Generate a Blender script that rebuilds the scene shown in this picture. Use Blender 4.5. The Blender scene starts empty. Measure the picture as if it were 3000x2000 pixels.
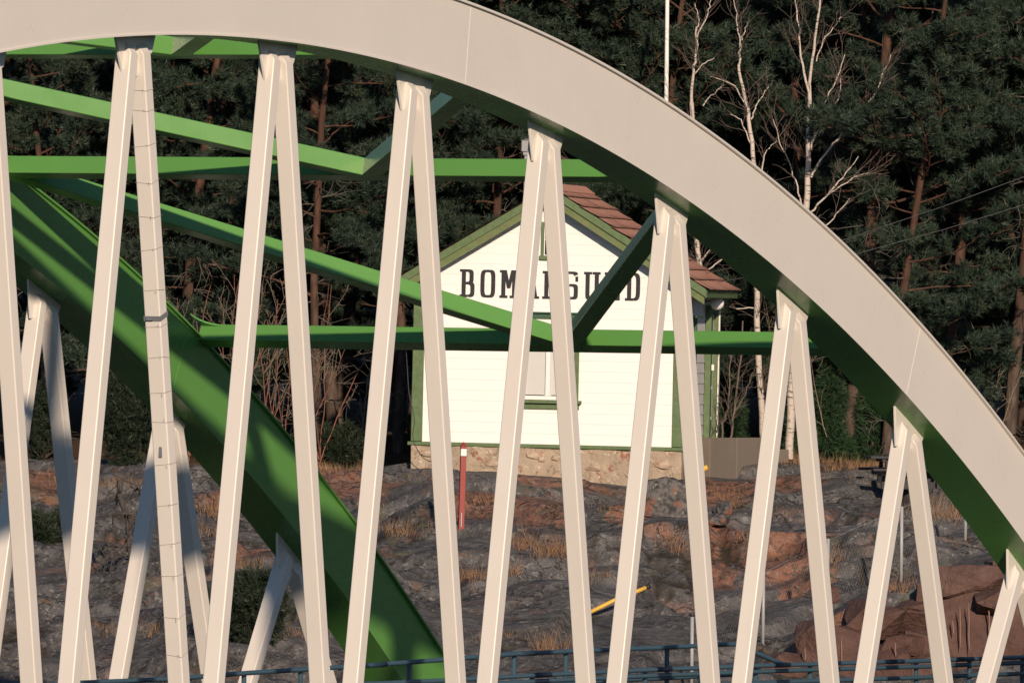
import bpy, math, random
import numpy as np
from mathutils import Vector, Matrix

# ------------------------------------------------------------ camera, sky, sun, exposure
SC = bpy.context.scene
F_PX, YAW, ROLL = 36448.0, 1.0776, 0.0126
CAM = Vector((-124.16, -71.75, 11.11))
FW = Vector((math.sin(YAW), math.cos(YAW), 0)); RT = Vector((math.cos(YAW), -math.sin(YAW), 0)); UP = Vector((0, 0, 1))
cr, sr = math.cos(ROLL), math.sin(ROLL)
cam_r = RT * cr + UP * sr; cam_u = UP * cr - RT * sr
cd = bpy.data.cameras.new('camera'); cam = bpy.data.objects.new('camera', cd); SC.collection.objects.link(cam)
m = Matrix.Identity(4)
for i in range(3):
    m[i][0] = cam_r[i]; m[i][1] = cam_u[i]; m[i][2] = -FW[i]; m[i][3] = CAM[i]
cam.matrix_world = m
cd.sensor_fit = 'HORIZONTAL'; cd.sensor_width = 36.0; cd.lens = F_PX * 36.0 / 3000.0
cd.shift_y = -100.0 / 3000.0; cd.clip_start = 1.0; cd.clip_end = 3000.0
SC.camera = cam

SUN_AZ = math.radians(50.0)        # from -Y towards -X
SUN_EL = math.radians(19.3)
sdir = Vector((-math.sin(SUN_AZ) * math.cos(SUN_EL), -math.cos(SUN_AZ) * math.cos(SUN_EL), math.sin(SUN_EL)))  # towards the sun
wd = bpy.data.worlds.new('World'); SC.world = wd; wd.use_nodes = True
nt = wd.node_tree; nt.nodes.clear()
sky = nt.nodes.new('ShaderNodeTexSky'); sky.sky_type = 'NISHITA'; sky.sun_disc = False
sky.ozone_density = 4.0; sky.dust_density = 0.4; sky.sun_elevation = SUN_EL; sky.sun_rotation = math.atan2(sdir.x, sdir.y)
bg = nt.nodes.new('ShaderNodeBackground'); bg.inputs[1].default_value = 0.085
wo = nt.nodes.new('ShaderNodeOutputWorld')
nt.links.new(sky.outputs[0], bg.inputs[0]); nt.links.new(bg.outputs[0], wo.inputs[0])
sl = bpy.data.lights.new('sun', 'SUN'); sl.energy = 4.9; sl.angle = math.radians(0.9); sl.color = (1.0, 0.79, 0.59)
sun = bpy.data.objects.new('sun', sl); SC.collection.objects.link(sun)
sun.rotation_euler = sdir.to_track_quat('Z', 'Y').to_euler(); sun.location = (0, 0, 60)
cy = SC.cycles; cy.max_bounces = 3; cy.diffuse_bounces = 2; cy.glossy_bounces = 2; cy.transmission_bounces = 2; cy.caustics_reflective = False; cy.caustics_refractive = False
SC.view_settings.view_transform = 'Standard'; SC.view_settings.look = 'None'
SC.view_settings.gamma = 1.0; SC.view_settings.exposure = -0.08; SC.view_settings.use_curve_mapping = False

# ------------------------------------------------------------ helpers
def at(px, py, d):
    """photo pixel (3000 x 2000) at a depth in metres -> world point"""
    xi, yi = px - 1500.0, py - 900.0
    x = cr * xi + sr * yi; y = -sr * xi + cr * yi
    return CAM + FW * d + RT * (x * d / F_PX) - UP * (y * d / F_PX)
def bk(u, d, z):
    p = CAM + FW * d + RT * u
    return Vector((p.x, p.y, z))
def to_ud(p):
    q = p - CAM
    return q.dot(RT), q.dot(FW)

def link(o, parent=None):
    SC.collection.objects.link(o)
    if parent is not None: o.parent = parent
    return o
def tag(o, label=None, cat=None, group=None, kind=None):
    if label: o['label'] = label
    if cat: o['category'] = cat
    if group: o['group'] = group
    if kind: o['kind'] = kind
    return o
def empty(name, loc=(0, 0, 0), rz=0.0, parent=None):
    o = bpy.data.objects.new(name, None); o.location = loc; o.rotation_euler = (0, 0, rz); o.empty_display_size = 0.3
    return link(o, parent)
def np_mesh(name, V, F, mat, smooth=False, mids=None):
    """V (n,3), F (m,k) arrays of one face size"""
    V = np.asarray(V, np.float32); F = np.asarray(F, np.int32)
    me = bpy.data.meshes.new(name); n, k = F.shape
    me.vertices.add(len(V)); me.vertices.foreach_set('co', V.ravel())
    me.loops.add(n * k); me.loops.foreach_set('vertex_index', F.ravel())
    me.polygons.add(n); me.polygons.foreach_set('loop_start', np.arange(0, n * k, k, dtype=np.int32))
    if smooth: me.polygons.foreach_set('use_smooth', np.ones(n, bool))
    for mm in (mat if isinstance(mat, (list, tuple)) else [mat]): me.materials.append(mm)
    if mids is not None: me.polygons.foreach_set('material_index', np.asarray(mids, np.int32))
    me.update(calc_edges=True); me.validate()
    return me
class MB:
    def __init__(s): s.v = []; s.f = []; s.m = []
    def add(s, vs, fs, mi=0):
        o = len(s.v); s.v += [tuple(v) for v in vs]; s.f += [tuple(i + o for i in f) for f in fs]; s.m += [mi] * len(fs); return s
    def box(s, c, h, M=None, mi=0):
        vs = []
        for z in (-1, 1):
            for y in (-1, 1):
                for x in (-1, 1):
                    p = Vector((x * h[0], y * h[1], z * h[2]))
                    if M is not None: p = M @ p
                    vs.append(p + Vector(c))
        return s.add(vs, [(0, 2, 3, 1), (4, 5, 7, 6), (0, 1, 5, 4), (2, 6, 7, 3), (0, 4, 6, 2), (1, 3, 7, 5)], mi)
    def b2(s, lo, hi, mi=0):
        return s.box([(a + b) / 2 for a, b in zip(lo, hi)], [abs(b - a) / 2 for a, b in zip(lo, hi)], None, mi)
    def tube(s, pts, rad, n=6, cap=True, mi=0):
        pts = [Vector(p) for p in pts]; k = len(pts)
        if not hasattr(rad, '__len__'): rad = [rad] * k
        o = len(s.v); a = None
        for i, p in enumerate(pts):
            t = (pts[min(i + 1, k - 1)] - pts[max(i - 1, 0)])
            t = t.normalized() if t.length > 1e-9 else Vector((0, 0, 1))
            if a is None:
                a = t.orthogonal().normalized()
            else:
                a = (a - t * a.dot(t)); a = a.normalized() if a.length > 1e-6 else t.orthogonal().normalized()
            b = t.cross(a)
            for j in range(n):
                w = 2 * math.pi * j / n
                s.v.append(tuple(p + (a * math.cos(w) + b * math.sin(w)) * rad[i]))
        for i in range(k - 1):
            for j in range(n):
                j2 = (j + 1) % n
                s.f.append((o + i * n + j, o + i * n + j2, o + (i + 1) * n + j2, o + (i + 1) * n + j)); s.m.append(mi)
        if cap:
            s.f.append(tuple(o + j for j in reversed(range(n)))); s.m.append(mi)
            s.f.append(tuple(o + (k - 1) * n + j for j in range(n))); s.m.append(mi)
        return s
    def prism(s, poly, y0, y1, mi=0):
        """poly in (x,z), extruded along y"""
        n = len(poly)
        vs = [(x, y0, z) for x, z in poly] + [(x, y1, z) for x, z in poly]
        return s.add(vs, [tuple(range(n)), tuple(range(2 * n - 1, n - 1, -1))] + [((i + 1) % n, i, n + i, n + (i + 1) % n) for i in range(n)], mi)
    def mesh(s, name, mat, smooth=False):
        me = bpy.data.meshes.new(name); me.from_pydata(s.v, [], s.f)
        for mm in (mat if isinstance(mat, (list, tuple)) else [mat]): me.materials.append(mm)
        me.polygons.foreach_set('material_index', s.m)
        if smooth: me.polygons.foreach_set('use_smooth', [True] * len(s.f))
        me.update(); return me
    def build(s, name, mat, parent=None, smooth=False, fixn=True):
        me = s.mesh(name, mat, smooth)
        if fixn:
            import bmesh
            b = bmesh.new(); b.from_mesh(me); bmesh.ops.recalc_face_normals(b, faces=b.faces); b.to_mesh(me); b.free()
        return link(bpy.data.objects.new(name, me), parent)
def obj(name, me, parent=None):
    return link(bpy.data.objects.new(name, me), parent)
def bevel(o, w, seg=1):
    md = o.modifiers.new('bevel', 'BEVEL'); md.width = w; md.segments = seg; md.limit_method = 'ANGLE'; md.angle_limit = math.radians(40); return o
def autosmooth(o, ang=35):
    md = o.data
    md.polygons.foreach_set('use_smooth', [True] * len(md.polygons))
    try: md.set_sharp_from_angle(angle=math.radians(ang))
    except Exception: pass
    return o
def wnorm(o):
    autosmooth(o, 60); md = o.modifiers.new('weighted', 'WEIGHTED_NORMAL'); md.mode = 'FACE_AREA'; md.weight = 100; md.keep_sharp = True; return o

# lattice noise for shapes
_rng = np.random.RandomState(7); _T = _rng.rand(256, 256).astype(np.float32)
def vn(x, y):
    x = np.asarray(x, float); y = np.asarray(y, float)
    xi = np.floor(x).astype(int); yi = np.floor(y).astype(int); fx = x - xi; fy = y - yi
    fx = fx * fx * (3 - 2 * fx); fy = fy * fy * (3 - 2 * fy)
    g = lambda a, b: _T[a & 255, b & 255]
    return (g(xi, yi) * (1 - fx) + g(xi + 1, yi) * fx) * (1 - fy) + (g(xi, yi + 1) * (1 - fx) + g(xi + 1, yi + 1) * fx) * fy
def fbm(x, y, o=5, g=0.5):
    s = 0; a = 1; t = 0
    for i in range(o):
        s = s + a * vn(x * 2 ** i + 17.3 * i, y * 2 ** i + 9.1 * i); t += a; a *= g
    return s / t

# ------------------------------------------------------------ materials
class NT:
    def __init__(s, name, rough=0.6, spec=0.4, coat=0.0):
        s.mat = bpy.data.materials.new(name); s.mat.use_nodes = True
        s.t = s.mat.node_tree; s.b = s.t.nodes['Principled BSDF']
        s.b.inputs['Roughness'].default_value = rough; s.b.inputs['Specular IOR Level'].default_value = spec
        if coat: s.b.inputs['Coat Weight'].default_value = coat; s.b.inputs['Coat Roughness'].default_value = 0.25
        s.tc = s.t.nodes.new('ShaderNodeTexCoord')
    def n(s, k, **kw):
        nd = s.t.nodes.new('ShaderNode' + k)
        for a, v in kw.items(): setattr(nd, a, v)
        return nd
    def l(s, a, b): s.t.links.new(a, b)
    def co(s, sc=(1, 1, 1), gen='Object', rot=(0, 0, 0)):
        mp = s.n('Mapping'); mp.inputs['Scale'].default_value = sc; mp.inputs['Rotation'].default_value = rot
        s.l(s.tc.outputs[gen], mp.inputs[0]); return mp.outputs[0]
    def noise(s, scale, det=4, rough=0.55, co=None, dist=0.0):
        nd = s.n('TexNoise'); nd.inputs['Scale'].default_value = scale; nd.inputs['Detail'].default_value = det
        nd.inputs['Roughness'].default_value = rough; nd.inputs['Distortion'].default_value = dist
        s.l(co if co is not None else s.tc.outputs['Object'], nd.inputs['Vector']); return nd.outputs['Fac']
    def vor(s, scale, feat='F1', co=None, rnd=1.0):
        nd = s.n('TexVoronoi', feature=feat); nd.inputs['Scale'].default_value = scale; nd.inputs['Randomness'].default_value = rnd
        s.l(co if co is not None else s.tc.outputs['Object'], nd.inputs['Vector']); return nd.outputs[0]
    def ramp(s, fac, pts):
        r = s.n('ValToRGB'); e = r.color_ramp.elements
        while len(e) < len(pts): e.new(0.5)
        for i, (p, c) in enumerate(pts):
            e[i].position = p; e[i].color = (*c, 1) if hasattr(c, '__len__') else (c, c, c, 1)
        s.l(fac, r.inputs[0]); return r.outputs[0]
    def mix(s, fac, a, b, mode='MIX'):
        m = s.n('Mix', data_type='RGBA', blend_type=mode)
        for i, v in ((0, fac), (6, a), (7, b)):
            if hasattr(v, 'links'): s.l(v, m.inputs[i])
            elif i == 0: m.inputs[0].default_value = v
            else: m.inputs[i].default_value = (*v, 1)
        return m.outputs[2]
    def math(s, op, a, b=0.0):
        m = s.n('Math', operation=op)
        for i, v in ((0, a), (1, b)):
            if hasattr(v, 'links'): s.l(v, m.inputs[i])
            else: m.inputs[i].default_value = v
        return m.outputs[0]
    def rnd(s):
        return s.n('ObjectInfo').outputs['Random']
    def col(s, c):
        if hasattr(c, 'links'): s.l(c, s.b.inputs['Base Color'])
        else: s.b.inputs['Base Color'].default_value = (*c, 1)
        return s
    def rgh(s, c): s.l(c, s.b.inputs['Roughness']); return s
    def bump(s, h, st=0.4, d=0.02):
        b = s.n('Bump'); b.inputs['Strength'].default_value = st; b.inputs['Distance'].default_value = d
        s.l(h, b.inputs['Height']); s.l(b.outputs[0], s.b.inputs['Normal']); return s

def paint(name, c, rough=0.38, var=0.06, streak=True, coat=0.0, dirt=0.0):
    t = NT(name, rough, 0.45, coat)
    n1 = t.noise(1.3, 4, 0.6)
    n2 = t.noise(7.0, 3, 0.6, t.co((1, 1, 0.12)) if streak else None)
    n3 = t.noise(0.35, 3, 0.5)
    a = tuple(x * (1 - var) for x in c); b = tuple(min(1, x * (1 + var)) for x in c)
    k = t.mix(n1, a, b)
    k = t.mix(t.ramp(n2, [(0.45, 0.0), (0.8, 0.35 * var * 10)]), k, tuple(x * 0.86 for x in c))
    k = t.mix(t.ramp(n3, [(0.35, 0.0), (0.7, var * 2.2)]), k, tuple(x * 0.8 for x in c))
    if dirt: k = t.mix(t.ramp(t.noise(2.2, 6, 0.7), [(0.55, 0.0), (0.75, dirt)]), k, (0.2, 0.17, 0.13))
    t.col(k); t.rgh(t.ramp(n1, [(0.3, rough * 0.85), (0.7, rough * 1.2)]))
    return t.mat
M = {}
M['white'] = paint('bridge_white_paint', (0.71, 0.672, 0.628), 0.30, 0.045)
M['green'] = paint('bridge_green_paint', (0.106, 0.288, 0.066), 0.26, 0.06)
M['rail'] = paint('rail_blue_paint', (0.045, 0.095, 0.135), 0.45, 0.10)
M['sleeve'] = paint('rail_sleeve', (0.018, 0.042, 0.07), 0.5, 0.08)
M['steel'] = paint('galvanised_steel', (0.36, 0.37, 0.38), 0.42, 0.12)
M['wire'] = paint('thin_wire', (0.30, 0.24, 0.20), 0.6, 0.05)
M['strap'] = paint('grey_strap', (0.16, 0.17, 0.19), 0.6, 0.05)
M['asphalt'] = paint('asphalt', (0.05, 0.05, 0.052), 0.9, 0.15, False)
M['deck'] = paint('deck_concrete', (0.10, 0.095, 0.09), 0.9, 0.12, False)
M['concrete'] = paint('concrete', (0.175, 0.145, 0.12), 0.9, 0.16, True, dirt=0.35)
M['black'] = paint('black_plastic', (0.02, 0.021, 0.024), 0.5, 0.05, False)
M['yellow'] = paint('yellow_plastic', (0.72, 0.44, 0.07), 0.5, 0.08, False)
M['red'] = paint('red_paint', (0.27, 0.032, 0.03), 0.5, 0.10, True)
M['line'] = paint('overhead_cable', (0.11, 0.11, 0.115), 0.5, 0.05)
M['grey_metal'] = paint('chimney_metal', (0.30, 0.31, 0.33), 0.45, 0.08)

# ------------------------------------------------------------ the bridge
XC, ZC, RR, DD, BW, WW, EE, SS = 1.55, -30.66, 44.877, 0.9946, 0.608, 11.025, 0.9503, 3.36
def arc(R, th): return (XC + R * math.sin(th) * EE, ZC + R * math.cos(th))
def th_of(X, R): return math.asin(max(-1, min(1, (X - XC) / R / EE)))
bridge = empty('arch_bridge', (0, 0, 0)); tag(bridge, 'white and green steel arch bridge with V-shaped hangers, filling the foreground', 'bridge')

TH0, TH1, NTH = -0.62, 0.80, 150
def sweep(prof, mis, name, mats, parent):
    """closed profile of (y, r) swept along the arch, radius offset r from soffit"""
    ths = np.linspace(TH0, TH1, NTH); n = len(prof); V = []; Fc = []; mi = []
    for th in ths:
        for y, r in prof:
            x, z = arc(RR + r, th); V.append((x, y, z))
    for i in range(NTH - 1):
        for j in range(n):
            j2 = (j + 1) % n
            Fc.append((i * n + j, i * n + j2, (i + 1) * n + j2, (i + 1) * n + j)); mi.append(mis[j])
    me = np_mesh(name, V, Fc, mats, True, mi)
    o = obj(name, me, parent)
    try: me.set_sharp_from_angle(angle=math.radians(35))
    except Exception: pass
    return o
def make_arch(y0, outer, lab):
    h = BW / 2; G, Wt = 1, 0
    lo_m, hi_m = (Wt, G) if outer < 0 else (G, Wt)
    # profile counter-clockwise seen from +X : -y face, top, +y face, bottom
    prof = [(y0 - h, 0.022), (y0 - h, DD - 0.028), (y0 + h, DD - 0.028), (y0 + h, 0.022)]
    a = sweep(prof, [lo_m, Wt, hi_m, G], 'arch', [M['white'], M['green']], bridge); a['label'] = lab
    e = 0.045
    tp = [(y0 - h - e, DD - 0.028), (y0 - h - e, DD), (y0 + h + e, DD), (y0 + h + e, DD - 0.028)]
    f = sweep(tp, [lo_m, Wt, hi_m, lo_m], 'top_flange', [M['white'], M['green']], a)
    e = 0.014
    bt = [(y0 - h - e, 0.0), (y0 - h - e, 0.022), (y0 + h + e, 0.022), (y0 + h + e, 0.0)]
    sweep(bt, [lo_m, Wt, hi_m, G], 'bottom_flange', [M['white'], M['green']], a)
    return a
near = make_arch(0.0, -1, 'white outer face and dark green underside of the nearer arch')
far = make_arch(WW, 1, 'green inner face of the farther arch, partly in shadow')
# weld seams across the outer plates
def seam(parent, X, yface, mat):
    th = th_of(X, RR); mb = MB(); w = 0.009
    a = Vector((arc(RR + 0.024, th)[0], yface, arc(RR + 0.024, th)[1])); b = Vector((arc(RR + DD - 0.03, th)[0], yface, arc(RR + DD - 0.03, th)[1]))
    d = (b - a).normalized(); sd = Vector((d.z, 0, -d.x)) * w
    mb.add([a - sd, a + sd, b + sd, b - sd, a + Vector((0, -0.004, 0)), b + Vector((0, -0.004, 0))], [(0, 1, 4), (2, 3, 5), (1, 2, 5, 4), (3, 0, 4, 5)])
    mb.build('weld_seam', mat, parent)

def X_at_px(px, Y, R):
    """station whose point on the curve of radius R lies at photo column px"""
    best = None
    for th in np.linspace(-0.3, 0.79, 1500):
        x, z = arc(R, th); q = Vector((x, Y, z)) - CAM
        d = q.dot(FW); xx = q.dot(RT) * F_PX / d; yy = -q.dot(UP) * F_PX / d
        p = 1500 + cr * xx - sr * yy
        if best is None or abs(p - px) < best[0]: best = (abs(p - px), x)
    return best[1]
def X_at_py(py, Y, R):
    best = None
    for th in np.linspace(0.02, 0.79, 1500):
        x, z = arc(R, th); q = Vector((x, Y, z)) - CAM
        d = q.dot(FW); xx = q.dot(RT) * F_PX / d; yy = -q.dot(UP) * F_PX / d
        p = 900 + sr * xx + cr * yy
        if best is None or abs(p - py) < best[0]: best = (abs(p - py), x)
    return best[1]
seam(near, X_at_px(1361, -BW / 2, RR), -BW / 2, M['white'])
seam(near, X_at_px(2655, -BW / 2, RR), -BW / 2, M['white'])
seam(far, X_at_px(505, WW - BW / 2, RR), WW - BW / 2, M['green'])

def rrect(a, b, r, seg=3):
    """rounded rectangle outline, half sizes a (u) x b (v)"""
    out = []
    for cx, cy, s0 in ((a - r, b - r, 0), (-a + r, b - r, 1), (-a + r, -b + r, 2), (a - r, -b + r, 3)):
        for i in range(seg + 1):
            w = (s0 + i / seg) * math.pi / 2
            out.append((cx + r * math.cos(w), cy + r * math.sin(w)))
    return out
def box_beam(name, A, B, hu, hv, udir, mat, parent, r=0.012):
    A = Vector(A); B = Vector(B); t = (B - A).normalized(); u = Vector(udir); u = (u - t * u.dot(t)).normalized(); v = t.cross(u)
    pr = rrect(hu, hv, r, 2); n = len(pr); vs = [A + u * x + v * y for x, y in pr] + [B + u * x + v * y for x, y in pr]
    mb = MB(); mb.add(vs, [(i, (i + 1) % n, n + (i + 1) % n, n + i) for i in range(n)] + [tuple(range(n - 1, -1, -1)), tuple(range(n, 2 * n))])
    return wnorm(mb.build(name, mat, parent))
# cross beams and K braces, their tops level with the arches' top flanges
HB = 0.118
RBS = [RR + DD - 0.03, RR + DD - 0.03, RR + DD - 0.10, RR + DD + 0.06]
X2 = X_at_py(496, WW / 2, RBS[2]); X3 = X_at_py(996, WW / 2, RBS[3]); X1 = X_at_py(140, WW / 2, RBS[1]); X0 = X1 - (X2 - X1) * 1.15
beamX = [X0, X1, X2, X3]
def bpt(X, Y):
    RB = RBS[beamX.index(X)]; th = th_of(X, RB); x, z = arc(RB, th); return Vector((x, Y, z))
def nrm(X):
    th = th_of(X, RBS[0]); return Vector((math.sin(th), 0, math.cos(th)))
for i, X in enumerate(beamX):
    b = box_beam('cross_beam', bpt(X, BW / 2 - 0.002), bpt(X, WW - BW / 2 + 0.002), HB, HB, nrm(X), M['green'], bridge)
    # curved flange gussets at the far arch
    n = nrm(X); t = Vector((n.z, 0, -n.x))
    for ye, sy in ((WW - BW / 2, -1), (BW / 2, 1)):
        for st in (-1, 1):
            mb = MB(); c = bpt(X, ye) + n * (HB - 0.02); pts = [Vector((0, 0, 0))]; L = 0.34
            for k in range(7):
                w = k / 6 * math.pi / 2
                pts.append(t * (st * (HB + L * (1 - math.sin(w)))) + Vector((0, sy * L * (1 - math.cos(w)), 0)))
            pts.append(Vector((0, sy * L, 0)))
            lo = [c + p - n * 0.012 for p in pts]; hi = [c + p + n * 0.012 for p in pts]; q = len(pts)
            mb.add(lo + hi, [tuple(range(q)), tuple(range(2 * q - 1, q - 1, -1))] + [((k + 1) % q, k, q + k, q + (k + 1) % q) for k in range(q)])
            mb.build('flange_gusset', M['green'], b)
for i in (1, 2, 3):
    Xa, Xb = beamX[i], beamX[i - 1]; n = (nrm(Xa) + nrm(Xb)).normalized()
    for ye, sy in ((BW / 2, -1), (WW - BW / 2, 1)):
        A = bpt(Xa, WW / 2 - 0.33) + sy * Vector((0, 0.02, 0)); Bp = bpt(Xb, ye - sy * 0.15)
        box_beam('diagonal_brace', A, Bp, HB * 0.985, HB * 0.985, n, M['green'], bridge)

# hangers with their gusset plates
HX, HY = 0.087, 0.105
ZB = 5.35
def soff(X): return arc(RR, th_of(X, RR))[1]
def make_V(k, y0):
    Xk = SS * (k - 1); th = th_of(Xk, RR); nz = Vector((math.sin(th), 0, math.cos(th))); t = Vector((math.cos(th), 0, -math.sin(th)))
    org = Vector((Xk, y0, soff(Xk)))
    legs = []
    for s_ in (-1, 1):
        xa = Xk + 0.03 + s_ * 0.145; za = soff(xa) - 0.215
        top = Vector((xa, y0, za)); bot = Vector((Xk + s_ * 1.48, y0, ZB))
        d = (top - bot).normalized(); L = (top - bot).length
        u = Vector((d.z, 0, -d.x))
        pr = rrect(HX, HY, 0.018, 3); n = len(pr); vs = []
        for x, y in pr: vs.append(bot + u * x + Vector((0, y, 0)))
        for x, y in pr: vs.append(bot + u * x + Vector((0, y, 0)) + d * L)
        ridge = []
        fs = [(i, (i + 1) % n, n + (i + 1) % n, n + i) for i in range(n)]
        # sloped roof faces rising to the plate
        for x, y in pr:
            yy = max(-0.02, min(0.02, y)); vs.append(bot + u * x + Vector((0, yy, 0)) + d * (L + (HY - abs(yy)) * 1.3 - u.dot(t) * 0 - x * 0.0))
        fs += [(n + i, n + (i + 1) % n, 2 * n + (i + 1) % n, 2 * n + i) for i in range(n)] + [tuple(range(2 * n, 3 * n)), tuple(range(n - 1, -1, -1))]
        mb = MB(); mb.add(vs, fs)
        o = wnorm(mb.build('hanger', M['white'], bridge))
        legs.append((o, bot, top, d, u))
    # plate in the plane of the arch
    P = [(-0.405, 0.0), (-0.365, 0.11), (-0.225, 0.47), (-0.12, 0.40), (-0.03, 0.34), (0.03, 0.48), (0.09, 0.48), (0.20, 0.30), (0.435, 0.215), (0.525, 0.0)]
    vs = []
    for yy in (-0.017, 0.017):
        for a, b in P: vs.append(org + t * a - (nz * 0.55 + Vector((0, 0, 0.45))) * b + Vector((0, yy, 0)) + nz * 0.004)
    q = len(P); mb = MB()
    mb.add(vs, [tuple(range(q)), tuple(range(2 * q - 1, q - 1, -1))] + [((i + 1) % q, i, q + i, q + (i + 1) % q) for i in range(q)])
    g = mb.build('gusset_plate', M['white'], bridge); bevel(g, 0.004)
    return legs
nearV = {k: make_V(k, 0.0) for k in range(-1, 10)}
farV = {k: make_V(k, WW) for k in range(2, 10)}
# wire ties, strap and small plates on one hanger
def leg_point_py(leg, py):
    o, bot, top, d, u = leg
    best = None
    for i in range(600):
        p = bot + (top - bot) * (i / 599); q = p - CAM; dd = q.dot(FW); xx = q.dot(RT) * F_PX / dd; yy = -q.dot(UP) * F_PX / dd
        e = abs(900 + sr * xx + cr * yy - py)
        if best is None or e < best[0]: best = (e, p)
    return best[1]
tie_leg = nearV[1][1]; rnd = random.Random(4)
for py in (262, 320, 430, 530, 632, 733, 850, 957, 1048, 1148, 1232, 1362, 1482, 1593, 1683, 1803, 1912):
    p = leg_point_py(tie_leg, py); o, bot, top, d, u = tie_leg; mb = MB(); e = 0.004
    sk = rnd.uniform(-0.03, 0.03); s2 = rnd.uniform(-0.02, 0.05)
    c = [(-HX - e, -HY - e, sk), (-HX - e, HY + e, 0.0), (HX + e, HY + e, s2), (HX + e, -HY - e, s2), (-HX - e, -HY - e, sk)]
    mb.tube([p + u * a + Vector((0, b, 0)) + d * h for a, b, h in c], 0.0022, 4, False)
    q = p + u * (-HX - e) + Vector((0, -HY * 0.6, 0)); mb.tube([q, q + Vector((-0.03, -0.03, rnd.uniform(-0.05, 0.05)))], 0.002, 4)
    mb.build('wire_tie', M['wire'], tie_leg[0])
p = leg_point_py(tie_leg, 930); o, bot, top, d, u = tie_leg; mb = MB(); e = 0.006
cs = [(-HX - e, -HY - e), (-HX - e, HY + e), (HX + e, HY + e), (HX + e, -HY - e)]
mb.add([p + u * a + Vector((0, b, 0)) + d * (h + (0.04 if a > 0 else 0)) for h in (-0.03, 0.03) for a, b in cs], [(i, (i + 1) % 4, 4 + (i + 1) % 4, 4 + i) for i in range(4)])
mb.box(p + u * (-HX - 0.015) + Vector((0, 0.03, 0)) , (0.012, 0.045, 0.02)); mb.build('strap', M['strap'], tie_leg[0])
p = leg_point_py(tie_leg, 1320); mb = MB(); mb.box(p + u * (-HX - 0.004) + Vector((0, 0.0, 0)), (0.006, 0.019, 0.06)); mb.build('label_plate', M['strap'], tie_leg[0])

# deck under the hangers
mb = MB(); x0, x1 = -30, 34
mb.b2((x0, -0.45, 4.75), (x1, 0.45, ZB - 0.004)); mb.b2((x0, WW - 0.45, 4.75), (x1, WW + 0.45, ZB - 0.004))
mb.b2((x0, 0.452, 4.7), (x1, WW - 0.452, 5.05)); o = mb.build('deck', M['deck'], bridge); bevel(o, 0.03)
mb = MB(); mb.b2((x0, 2.6, 5.054), (x1, WW - 0.9, 5.09)); mb.build('roadway', M['asphalt'], bridge)

# ------------------------------------------------------------ ground
_PD = [120, 164, 169, 176, 183, 190, 196, 200, 203.5, 206.5, 212, 222, 235, 260, 300, 360, 420, 1600]
_PZ = [-6.0, -2.5, 4.3, 5.45, 6.2, 7.0, 7.75, 8.15, 8.46, 8.70, 8.66, 8.9, 9.6, 12.5, 21.0, 34.0, 40.0, 46.0]
_ctrl = []
def _base(d): return np.interp(d, _PD, _PZ)
for px, py, d in [(1205, 1388, 203.2), (1420, 1400, 202.9), (1600, 1406, 202.7), (1760, 1425, 202.5), (1950, 1450, 202.2), (2120, 1385, 204.3), (2080, 1410, 203.2),
                  (2500, 1345, 208.5), (2720, 1352, 208.5), (2300, 1346, 207), (400, 1346, 208.5), (900, 1338, 208.5), (1100, 1378, 205), (100, 1352, 208.5), (650, 1346, 208.5),
                  (2100, 1318, 204.8), (2160, 1312, 205.3), (2240, 1314, 206.2), (2900, 1360, 208), (700, 1500, 199.5), (2650, 1560, 197)]:
    p = at(px, py, d); u, dd = to_ud(p); _ctrl.append((u, dd, p.z - float(_base(dd))))
_ctrl = np.array(_ctrl)
def _sst(x, a, b):
    t = np.clip((x - a) / (b - a), 0, 1); return t * t * (3 - 2 * t)
def cliff_z(u):
    return np.interp(u, [3.2, 4.2, 5.2, 6.2, 7.4, 9.0], [5.0, 6.35, 6.95, 7.25, 7.45, 7.5])
def worley(x, y, k=0):
    xi = np.floor(x).astype(int); yi = np.floor(y).astype(int); f1 = np.full(x.shape, 9.0); f2 = f1.copy(); c1 = np.zeros(x.shape); c2 = c1.copy(); ox = c1.copy(); oy = c1.copy()
    for i in (-1, 0, 1):
        for j in (-1, 0, 1):
            a, b = xi + i, yi + j; px_ = a + _T[(a + 13 * k) & 255, b & 255] ; py_ = b + _T[(a + 71) & 255, (b + 37 + k) & 255]
            dx, dy = x - px_, y - py_; q = np.hypot(dx, dy); n = q < f1
            f2 = np.where(n, f1, np.minimum(f2, q)); c1 = np.where(n, _T[(a + 5) & 255, (b + 91 + k) & 255], c1); c2 = np.where(n, _T[(a + 151) & 255, (b + 11 + k) & 255], c2); ox = np.where(n, dx, ox); oy = np.where(n, dy, oy); f1 = np.where(n, q, f1)
    return f2 - f1, c1, c2, ox, oy
def slabs(u, d):
    wx = (fbm(u * 0.5 + 2, d * 0.3 + 7, 4) - 0.5) * 1.5; wy = (fbm(u * 0.45 + 21, d * 0.28 + 3, 4) - 0.5) * 1.5
    return worley(u / 3.4 + wx, d / 5.2 + wy, 1), worley(u / 0.95 + wx * 1.4, d / 1.5 + wy * 1.4, 2)
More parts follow.
